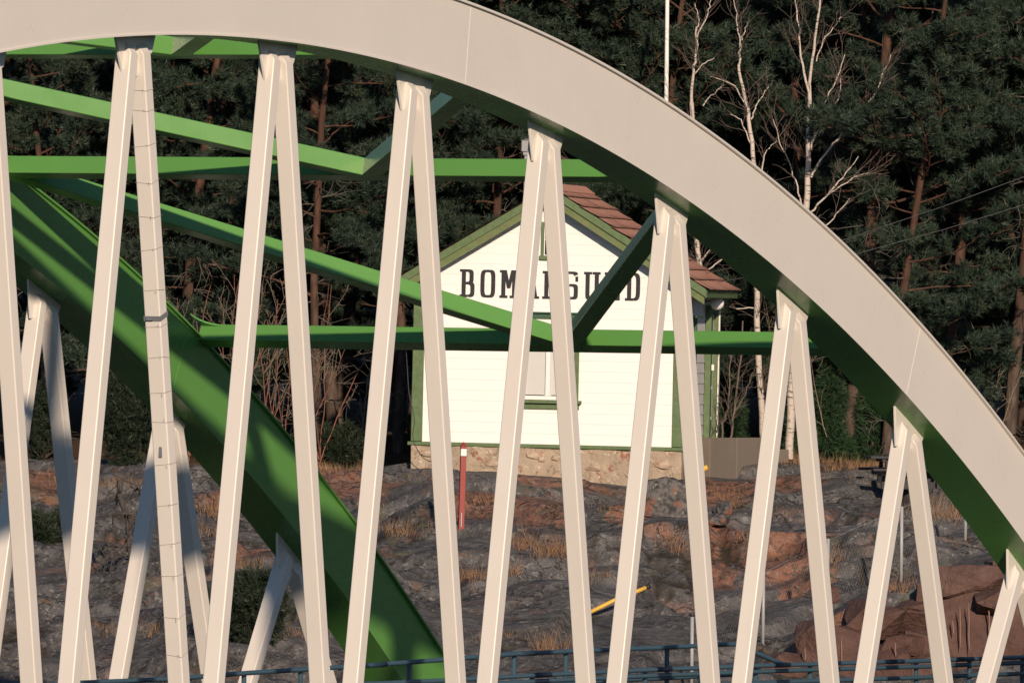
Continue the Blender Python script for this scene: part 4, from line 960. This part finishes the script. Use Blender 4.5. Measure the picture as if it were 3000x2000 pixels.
def shrub(px, py, d, hpx, n, label, seed, red=True, wid=0.45):
    rg = random.Random(seed); base = at(px, py, d); root = empty('bare_shrub', base); tag(root, label, 'shrub'); segs = []; tw = []; h = hpx * d / F_PX
    for i in range(n):
        a = rg.uniform(0, 6.28); dv = Vector((math.cos(a) * wid, math.sin(a) * wid, 1)); lp, lr = limb(rg, rv(rg) * 0.05 * Vector((1, 1, 0)).length, dv, h * rg.uniform(0.6, 1.05), rg.uniform(0.008, 0.015), 0.004, 11, 0.17, 0.06)
        segs.append((lp, lr))
        for q in range(6):
            j = rg.randint(3, 10); dv = (lp[j] - lp[j - 1]).normalized() + rv(rg) * 0.8; sp, srr = limb(rg, lp[j], dv, h * rg.uniform(0.08, 0.28), 0.005, 0.003, 6, 0.25, 0.05); tw.append((sp, srr))
            for _ in range(4):
                k = rg.randint(1, 6); tw.append(limb(rg, sp[k], (sp[k] - sp[k - 1]).normalized() + rv(rg) * 0.9, rg.uniform(0.04, 0.18), 0.0045, 0.003, 3, 0.3, 0.02))
    obj('stems', fastmesh(segs, 'stems', M['rstem'] if red else M['ltwig'], 5), root); tag(obj('twigs', fastmesh(tw, 'twigs', M['ltwig'], 4), root), kind='stuff')
SH = [(560, 1340, 208.0, 560, 6, 'bare red-stemmed shrub behind the end of the lowest green beam, leftmost of the bare shrubs', 51), (640, 1340, 207.6, 640, 6, 'tall bare red-stemmed shrub between the first and second hanger pairs', 52),
      (760, 1345, 207.2, 600, 7, 'lichen-covered bare shrub with red fork below the lowest beam', 53), (850, 1345, 207.8, 520, 6, 'bare shrub behind the second hanger pair, left of the slim red pine', 54),
      (930, 1345, 207.2, 560, 7, 'lichen-covered bare shrub in front of the slim red pine', 55), (1060, 1345, 208.4, 420, 5, 'low bare shrub hugging the shade left of the house', 56), (2760, 1345, 208.5, 330, 5, 'thin bare shrub under the right end of the arch', 57), (2900, 1350, 208.0, 360, 6, 'thin bare shrub at the far right behind the arch foot', 58), (2420, 1345, 208.4, 500, 5, 'leafless grey shrub between the forked birch and the thick pine trunk', 59)]
for i, (px, py, d, h, n, lab, sd) in enumerate(SH): shrub(px, py, d, h, n - 1, lab, sd, red=px < 1000)
# conifer bushes
def bush(name, px, py, wpx, hpx, label, seed, mat, n=900, d=None, cone=False, cat='bush', on_ground=True):
    p = hit(px, py) if on_ground else None
    if d: p = bk(u_of(px, d), d, 0); p.z = gz(*to_ud(p))
    dd = to_ud(p)[1]; s = dd / F_PX; w, h = wpx * s / 2, hpx * s; rg = random.Random(seed); pos = []; dr_ = []; sz = []; segs = []
    root = empty(name, p - UP * 0.05); tag(root, label, cat)
    if cone: segs.append(([Vector((0, 0, 0)), Vector((0.02, 0, h * 0.5)), Vector((0, 0, h))], [0.035, 0.02, 0.005]))
    lobes = [(Vector((rg.uniform(-0.6, 0.6) * w, rg.uniform(-0.5, 0.5) * w, rg.uniform(0.25, 0.7) * h)), rg.uniform(0.35, 0.6)) for _ in range(7)]
    for i in range(n):
        if cone:
            z_ = h * (1 - math.sqrt(rg.random())) ; a = rg.uniform(0, 6.28); r = w * (1 - z_ / h) * math.sqrt(rg.random()) * (0.8 + 0.3 * math.sin(z_ * 14 / max(h, 0.1)))
            q = Vector((math.cos(a) * r, math.sin(a) * r, z_)); dv = Vector((math.cos(a), math.sin(a), 0.15)) + rv(rg) * 0.4
        else:
            c, r = lobes[i % 7]; v = rv(rg); q = c + Vector((v.x * w * r, v.y * w * r, v.z * h * 0.45)) * rg.uniform(0.5, 1.0); q.z = max(0.03, q.z); dv = v + Vector((0, 0, 0.7))
        pos.append(q); dr_.append(dv); sz.append(rg.uniform(0.10, 0.18))
    for i in range(8):
        a = rg.uniform(0, 6.28); segs.append(limb(rg, Vector((0, 0, 0)), Vector((math.cos(a), math.sin(a), 0.8)), min(w, h) * 0.8, 0.02, 0.006, 5, 0.2, 0.03))
    obj('stems', fastmesh(segs, 'stems', M['bark'], 5), root); obj('foliage', shoots_mesh('foliage', pos, dr_, sz, mat, 18, seed, 0.007), root)
bush('juniper_bush', 745, 1872, 270, 200, 'low dark juniper on the rock behind the lowest far hanger pair', 61, M['juniper'], 1500)
bush('juniper_bush', 135, 1590, 130, 85, 'small juniper on the rock beside the leftmost hanger', 62, M['juniper'], 600)
bush('juniper_bush', 120, 1345, 190, 210, 'dark juniper at the forest edge near the left margin', 63, M['juniper'], 1200)
bush('juniper_bush', 400, 1345, 200, 260, 'broad dark juniper at the forest edge under the far arch', 64, M['juniper'], 1300)
bush('juniper_bush', 1010, 1340, 170, 110, 'low dark juniper at the forest edge left of the house', 65, M['juniper'], 900, 207.6)
bush('young_spruce', 2430, 1340, 180, 360, 'young spruce between the birches and the thick pine trunk', 66, M['spruce'], 1300, 208.6, True, 'sapling')
bush('young_spruce', 2560, 1340, 170, 300, 'young spruce right of the thick pine trunk', 67, M['spruce'], 1100, 208.8, True, 'sapling')
bush('young_spruce', 2350, 1340, 110, 220, 'small spruce at the foot of the forked birch', 68, M['spruce'], 700, 209.2, True, 'sapling')
bush('young_spruce', 2140, 1340, 150, 260, 'bushy young spruce behind the birch saplings by the house', 69, M['spruce'], 900, 210.5, True, 'sapling')
bush('young_spruce', 2690, 1340, 160, 280, 'young spruce under the arch near the picnic table', 70, M['spruce'], 900, 210.0, True, 'sapling')

# dry grass (one mass)
rg = np.random.RandomState(5); gp = []; 
def tuft(px, py, wpx, hpx, n):
    for i in range(int(n * 0.65)):
        x = px + rg.randn() * wpx * 0.45; p = hit(x, py + rg.randn() * 9); s = to_ud(p)[1] / F_PX; gp.append((p, hpx * s * (0.25 + 0.95 * rg.rand() ** 1.5)))
for a in [(1160, 1560, 90, 45, 110), (1620, 1620, 80, 60, 160), (1540, 1600, 30, 60, 50), (1370, 1690, 70, 45, 90), (1610, 1900, 60, 75, 110), (1500, 1680, 30, 50, 40), (1980, 1600, 50, 60, 50), (2770, 1510, 110, 70, 160), (2440, 1640, 60, 60, 60), (2630, 1730, 60, 60, 80), (640, 1500, 60, 55, 110),
          (620, 1560, 90, 40, 110), (720, 1660, 110, 40, 120), (330, 1420, 110, 30, 120), (140, 1410, 110, 30, 100), (2120, 1365, 60, 22, 60), (2500, 1345, 220, 22, 420), (2320, 1345, 60, 20, 90), (960, 1370, 60, 28, 110), (1040, 1345, 80, 30, 90), (2560, 1380, 110, 26, 70), (2270, 1500, 70, 20, 50),
          (1420, 1470, 60, 25, 60), (1790, 1490, 60, 22, 50), (2000, 1420, 60, 22, 60), (1450, 1870, 120, 28, 90), (420, 1850, 150, 30, 120), (1280, 1400, 120, 16, 60), (2210, 1580, 60, 26, 50), (880, 1860, 90, 30, 80), (2110, 1445, 80, 18, 70), (2900, 1440, 90, 40, 80), (2160, 1470, 60, 24, 60), (1090, 1480, 60, 22, 60), (1750, 1690, 80, 22, 60)]: tuft(*a)
for i in range(520):
    px_, d_ = (rg.uniform(2250, 2740), rg.uniform(206.6, 208.2)) if i < 380 else (rg.uniform(880, 1110), rg.uniform(206.4, 207.8))
    u_ = (px_ - 1500) * d_ / F_PX; gp.append((bk(u_, d_, gz(u_, d_)), 0.05 + 0.16 * rg.rand()))
nb = len(gp); base = np.array([p for p, h in gp]); hh = np.array([h for p, h in gp]); v = []
for rep in range(3):
    az = rg.rand(nb) * 6.28; ln = 0.25 + 0.75 * rg.rand(nb); b2 = base + np.stack([rg.randn(nb), rg.randn(nb), np.zeros(nb)], 1) * 0.035
    tip = b2 + np.stack([np.cos(az) * hh * ln * 0.7, np.sin(az) * hh * ln * 0.7, hh * (0.7 + 0.5 * rg.rand(nb))], 1); sd = np.stack([-np.sin(az + 1), np.cos(az + 1), np.zeros(nb)], 1) * 0.0038
    v.append(np.stack([b2 - sd - [0, 0, 0.03], b2 + sd - [0, 0, 0.03], tip], 1))
v = np.concatenate(v).reshape(-1, 3)
o = obj('dry_grass', np_mesh('dry_grass', v, np.arange(len(v)).reshape(-1, 3), M['grass'])); tag(o, 'tufts of dry orange grass in the cracks of the bedrock', 'grass', None, 'stuff')

# ------------------------------------------------------------ railings on the deck
def railing(name, Y, tops, lowers, postx, label, grade, sleeves, pr=0.030, post=(0.03, 0.02), ends=None):
    root = empty(name, (0, Y, 5.05)); tag(root, label, 'railing')
    def on(px, py):      # point of the plane y = Y at a photo pixel
        a = at(px, py, 100.0) - CAM; k = (Y - CAM.y) / a.y; return CAM + a * k
    P = [on(*q) for q in tops]; org = Vector((0, Y, 5.05))
    def zt(x):
        for i in range(len(P) - 1):
            if P[i].x <= x <= P[i + 1].x: return P[i].z + (P[i + 1].z - P[i].z) * (x - P[i].x) / (P[i + 1].x - P[i].x)
        return P[0].z if x < P[0].x else P[-1].z
    MB().tube([p - org for p in P] + ([on(*e) - org for e in ends] if ends else []), pr, 10).build('top_rail', M['rail'], root, True)
    for lo in lowers: MB().tube([p - org - UP * lo for p in P], pr, 10).build('lower_rail', M['rail'], root, True)
    for px, py in postx:
        p = on(px, py); z_ = zt(p.x); mb = MB(); mb.b2((p.x - post[0], -0.022 + 0.05, 0.0), (p.x + post[0], 0.022 + 0.05, z_ - 5.05 - 0.01)); bevel(mb.build('post', M['rail'], root), 0.006)
    for a, b in sleeves:
        pa, pb = on(*a), on(*b); MB().tube([pa - org, pb - org], pr * 1.12, 10).build('sleeve', M['sleeve'], root, True)
    return root
TA = [(-60, 2020), (235, 1999), (490, 1988), (725, 1970), (891, 1960), (1209, 1938), (1516, 1914), (1668, 1907), (1964, 1895), (2107, 1887), (2150, 1886)]
railing('walkway_railing', 3.4, TA, (0.40,), [(410, 2000), (565, 2000), (725, 1990), (891, 1980), (1050, 1970), (1209, 1960), (1366, 1950), (1516, 1940), (1668, 1930), (1815, 1920), (1964, 1910), (2107, 1905)], 'blue tubular railing rising left to right, its end bending down behind the seventh hanger', 0, [((600, 1980), (640, 1977)), ((1520, 1914), (1570, 1912)), ((1080, 1948), (1130, 1944))], ends=[(2165, 1888), (2215, 1912), (2262, 1932), (2300, 1946)])
TB = [(900, 2010), (1100, 2001), (1300, 1992), (1569, 1977), (1900, 1961), (2224, 1949), (2540, 1939), (2694, 1935), (2850, 1929), (3060, 1922)]
railing('road_railing', 1.5, TB, (0.075, 0.22), [(1250, 1999), (1411, 1990), (1569, 1985), (1735, 1980), (1900, 1975), (2062, 1970), (2224, 1965), (2383, 1960), (2540, 1955), (2694, 1950), (2850, 1945), (3005, 1940)], 'lower blue railing with three close tubes along the right half of the deck', 0, [((1565, 1977), (1612, 1975)), ((1920, 1960), (1965, 1958.5)), ((2268, 1947.6), (2312, 1946)), ((2604, 1937.6), (2645, 1936)), ((2790, 1931), (2850, 1929))], 0.029)

# ------------------------------------------------------------ small things on the rock
# red marker post
p0 = hit(1351, 1545, 190, 203); d = to_ud(p0)[1]; root = empty('marker_post', p0); tag(root, 'leaning red marker post with white band in front of the house', 'post')
s = d / F_PX; top = at(1358, 1306, d) - p0; ax = top.normalized(); L = top.length; q = UP.rotation_difference(ax).to_matrix() @ Matrix.Rotation(math.atan2(RT.y, RT.x) + 0.15, 3, 'Z'); w = 8.3 * s
def pb(name, z0, z1, mat, w_=w, parent=root):
    return bevel(MB().box(ax * ((z0 + z1) / 2), (w_, w_, (z1 - z0) / 2), q).build(name, mat, parent), 0.004)
pb('shaft', -0.1, L * 0.875, M['red']); pb('white_band', L * 0.876, L * 0.965, M['wwhite'], w * 1.03); pb('shaft', L * 0.966, L, M['red'], w * 1.02)
mb = MB(); c = [ax * (L + 0.001) + q @ Vector((a * w * 1.02, b * w * 1.02, 0)) for a, b in ((-1, -1), (1, -1), (1, 1), (-1, 1))]; mb.add(c + [ax * (L + 13 * s)], [(0, 1, 4), (1, 2, 4), (2, 3, 4), (3, 0, 4), (3, 2, 1, 0)]); mb.build('pointed_top', M['red'], root)
mb = MB(); mb.box(ax * 0.10 - FW * (w * 1.35), (0.008, 0.006, 0.11), q); mb.build('bracket', M['steel'], root)
# yellow tube with black end
def on_d(px, py, d): return at(px, py, d)
a = hit(1722, 1800); d = to_ud(a)[1]; root = empty('yellow_tube', a); tag(root, 'long yellow plastic tube with black end leaning over the rock', 'tube')
pts = [at(1690, 1812, d), at(1722, 1796, d - 0.1), at(1760, 1777, d - 0.15), at(1800, 1757, d - 0.1), at(1850, 1738, d), at(1893, 1720, d + 0.1)]; s = d / F_PX
MB().tube([p - a for p in pts], 6.0 * s, 12).build('tube', M['yellow'], root, True); b = at(1904, 1715, d + 0.12); MB().tube([pts[-1] - a - (b - pts[-1]) * 0.05, b - a], 7.2 * s, 12).build('end_cap', M['black'], root, True)
bs = hit(1690, 1832); 
a = at(2035, 1386, 203.2); root = empty('yellow_tube', a); tag(root, 'short yellow tube end poking out at the right foot of the house', 'tube'); b = at(2071, 1368, 203.0); s = 203 / F_PX
MB().tube([a - a, b - a], 7.0 * s, 12).build('tube', M['yellow'], root, True); MB().tube([(a - b).normalized() * 0.0 + (a - a) - (b - a) * 0.6, a - a], 7.0 * s, 12).build('tube', M['yellow'], root, True)
# flagpole behind the house
p = bk(u_of(1945, 210), 210, 0); p.z = gz(*to_ud(p)); root = empty('flagpole', p); tag(root, 'slim white flagpole rising from behind the house above the arch', 'flagpole')
tp_ = at(1952, 300, 210) - p; t2 = at(1958, -300, 210) - p; MB().tube([Vector((0, 0, -0.2)), tp_, t2], [0.045, 0.037, 0.03], 12).build('pole', M['wwhite'], root, True)
bevel(MB().b2((-0.12, -0.12, -0.2), (0.12, 0.12, 0.25)).build('base', M['concrete'], root), 0.02)
# overhead wires
def wire(pts, d0, d1, lab, r=0.0055):
    P = [at(x, y, d0 + (d1 - d0) * i / (len(pts) - 1)) for i, (x, y) in enumerate(pts)]; o = MB().tube(P, r, 5).build('overhead_wire', M['line'], None, True); tag(o, lab, 'wire')
wire([(1980, 820), (2250, 760), (2480, 700), (2760, 606), (3000, 518), (3300, 400)], 206.5, 203.5, 'upper overhead wire sagging across the forest on the right')
wire([(1980, 850), (2250, 800), (2515, 742), (2760, 674), (3000, 600), (3300, 490)], 206.6, 203.6, 'lower overhead wire sagging across the forest on the right')
# wire mesh fence along the cut
fence = empty('mesh_fence', bk(5, 190, 6)); tag(fence, 'galvanised fence posts with wire netting along the edge of the rock cut', 'fence'); fo_ = bk(5, 190, 6); tops = []
for px, yb, yt in [(2026, 2010, 1805), (2235, 1885, 1672), (2424, 1760, 1576), (2640, 1704, 1482), (2828, 1582, 1398)]:
    b = hit(px, yb); d = to_ud(b)[1]; t_ = at(px + 2, yt, d); MB().tube([b - fo_ - UP * 0.1, t_ - fo_], 0.026, 10).build('post', M['steel'], fence, True); MB().tube([t_ - fo_, t_ - fo_ + UP * 0.035], 0.032, 10).build('post_cap', M['black'], fence, True); tops.append((b, t_))
mb = MB()
for (b0, t0), (b1, t1) in zip(tops[:-1], tops[1:]):
    n = 26
    for i in range(-8, n):
        for sgn in (0, 1):
            A = (i + (8 if sgn else 0)) / n; B = (i + (0 if sgn else 8)) / n; lo, hi = 0.0, 1.0
            if A < 0: lo = (0 - A) / (B - A); 
            if B < 0: hi = A / (A - B)
            if A > 1: lo = (A - 1) / (A - B)
            if B > 1: hi = (1 - A) / (B - A)
            if hi <= lo: continue
            f = lambda q, h: b0.lerp(b1, q).lerp(t0.lerp(t1, q), h) - fo_
            mb.tube([f(A + (B - A) * lo, lo * 0.95), f(A + (B - A) * hi, hi * 0.95)], 0.0005, 3, False)
    mb.tube([t0 - fo_ - UP * 0.03, t1 - fo_ - UP * 0.03], 0.002, 4)
o = mb.build('netting', M['steel'], fence, True, False); tag(o, kind='stuff')
# picnic table
M['table'] = wood('weathered_dark_wood', (0.035, 0.038, 0.045), (0.06, 0.06, 0.065), 0.3, (0.10, 0.09, 0.085), 0.75)
c = hit(2650, 1436); d = to_ud(c)[1]; c = c + UP * 0.13; tb = empty('picnic_table', c, math.atan2(RT.y, RT.x) + 0.12); tag(tb, 'dark wooden picnic table on the rock under the right end of the arch', 'table')
for y in (-0.33, -0.165, 0.0, 0.165, 0.33): bevel(MB().b2((-0.62, y - 0.078, 0.37), (0.62, y + 0.078, 0.41)).build('top_plank', M['table'], tb), 0.006)
for y in (-0.78, -0.64, 0.64, 0.78): bevel(MB().b2((-0.64, y - 0.065, 0.175), (0.64, y + 0.065, 0.215)).build('seat_plank', M['table'], tb), 0.006)
for x in (-0.40, 0.40):
    bevel(MB().b2((x - 0.03, -0.80, 0.105), (x + 0.03, 0.80, 0.172)).build('cross_rail', M['table'], tb), 0.006); bevel(MB().b2((x - 0.028, -0.38, 0.32), (x + 0.028, 0.38, 0.367)).build('cleat', M['table'], tb), 0.006)
    for sg in (-1, 1): MB().add([(x + 0.032 + e, sg * a_, z_) for e in (0, 0.05) for a_, z_ in ((0.72, -0.15), (0.60, -0.15), (0.20, 0.366), (0.32, 0.366))], [(0, 1, 2, 3), (7, 6, 5, 4), (0, 4, 5, 1), (1, 5, 6, 2), (2, 6, 7, 3), (3, 7, 4, 0)]).build('leg', M['table'], tb)
bevel(MB().b2((-0.45, -0.5, -0.12), (0.45, -0.44, 0.10)).build('skirt_plank', M['table'], tb), 0.006)
# uprooted dead wood on the left rock
b = hit(365, 1660); d = to_ud(b)[1]; root = empty('dead_branch', b); tag(root, 'tangled dark dead branches lying on the rock between the left hangers', 'dead wood'); rg = random.Random(9)
tr = [[(352, 1408), (350, 1450), (362, 1490), (372, 1520), (375, 1570), (380, 1640)], [(352, 1450), (320, 1465), (296, 1475)], [(362, 1480), (400, 1430), (412, 1440)], [(388, 1505), (350, 1502), (332, 1515), (330, 1535), (344, 1550), (338, 1580)], [(352, 1440), (352, 1400), (400, 1420), (415, 1460)], [(380, 1600), (345, 1610), (300, 1640), (275, 1690)], [(380, 1600), (420, 1590), (470, 1620)], [(375, 1610), (330, 1640), (318, 1680)], [(378, 1620), (400, 1650), (410, 1700)], [(370, 1580), (440, 1640), (480, 1660)], [(360, 1600), (310, 1600), (280, 1612)], [(372, 1560), (390, 1530), (395, 1508)]]
sg_ = []; tw = []
for i, pl in enumerate(tr):
    P = [at(x, y, d + rg.uniform(-0.15, 0.15)) - b for x, y in pl]; r = 0.05 if i == 0 else rg.uniform(0.016, 0.028); sg_.append((P, [r * (1 - 0.7 * j / (len(P) - 1)) for j in range(len(P))]))
    for _ in range(7):
        j = rg.randint(0, len(P) - 2); tw.append(limb(rg, P[j].lerp(P[j + 1], rg.random()), rv(rg) + Vector((0, 0, -0.2)), rg.uniform(0.12, 0.5), 0.009, 0.004, 6, 0.35, 0.0))
obj('limbs', fastmesh(sg_, 'limbs', M['dwood'], 7), root); tag(obj('twigs', fastmesh(tw, 'twigs', M['dwood'], 4), root), kind='stuff')
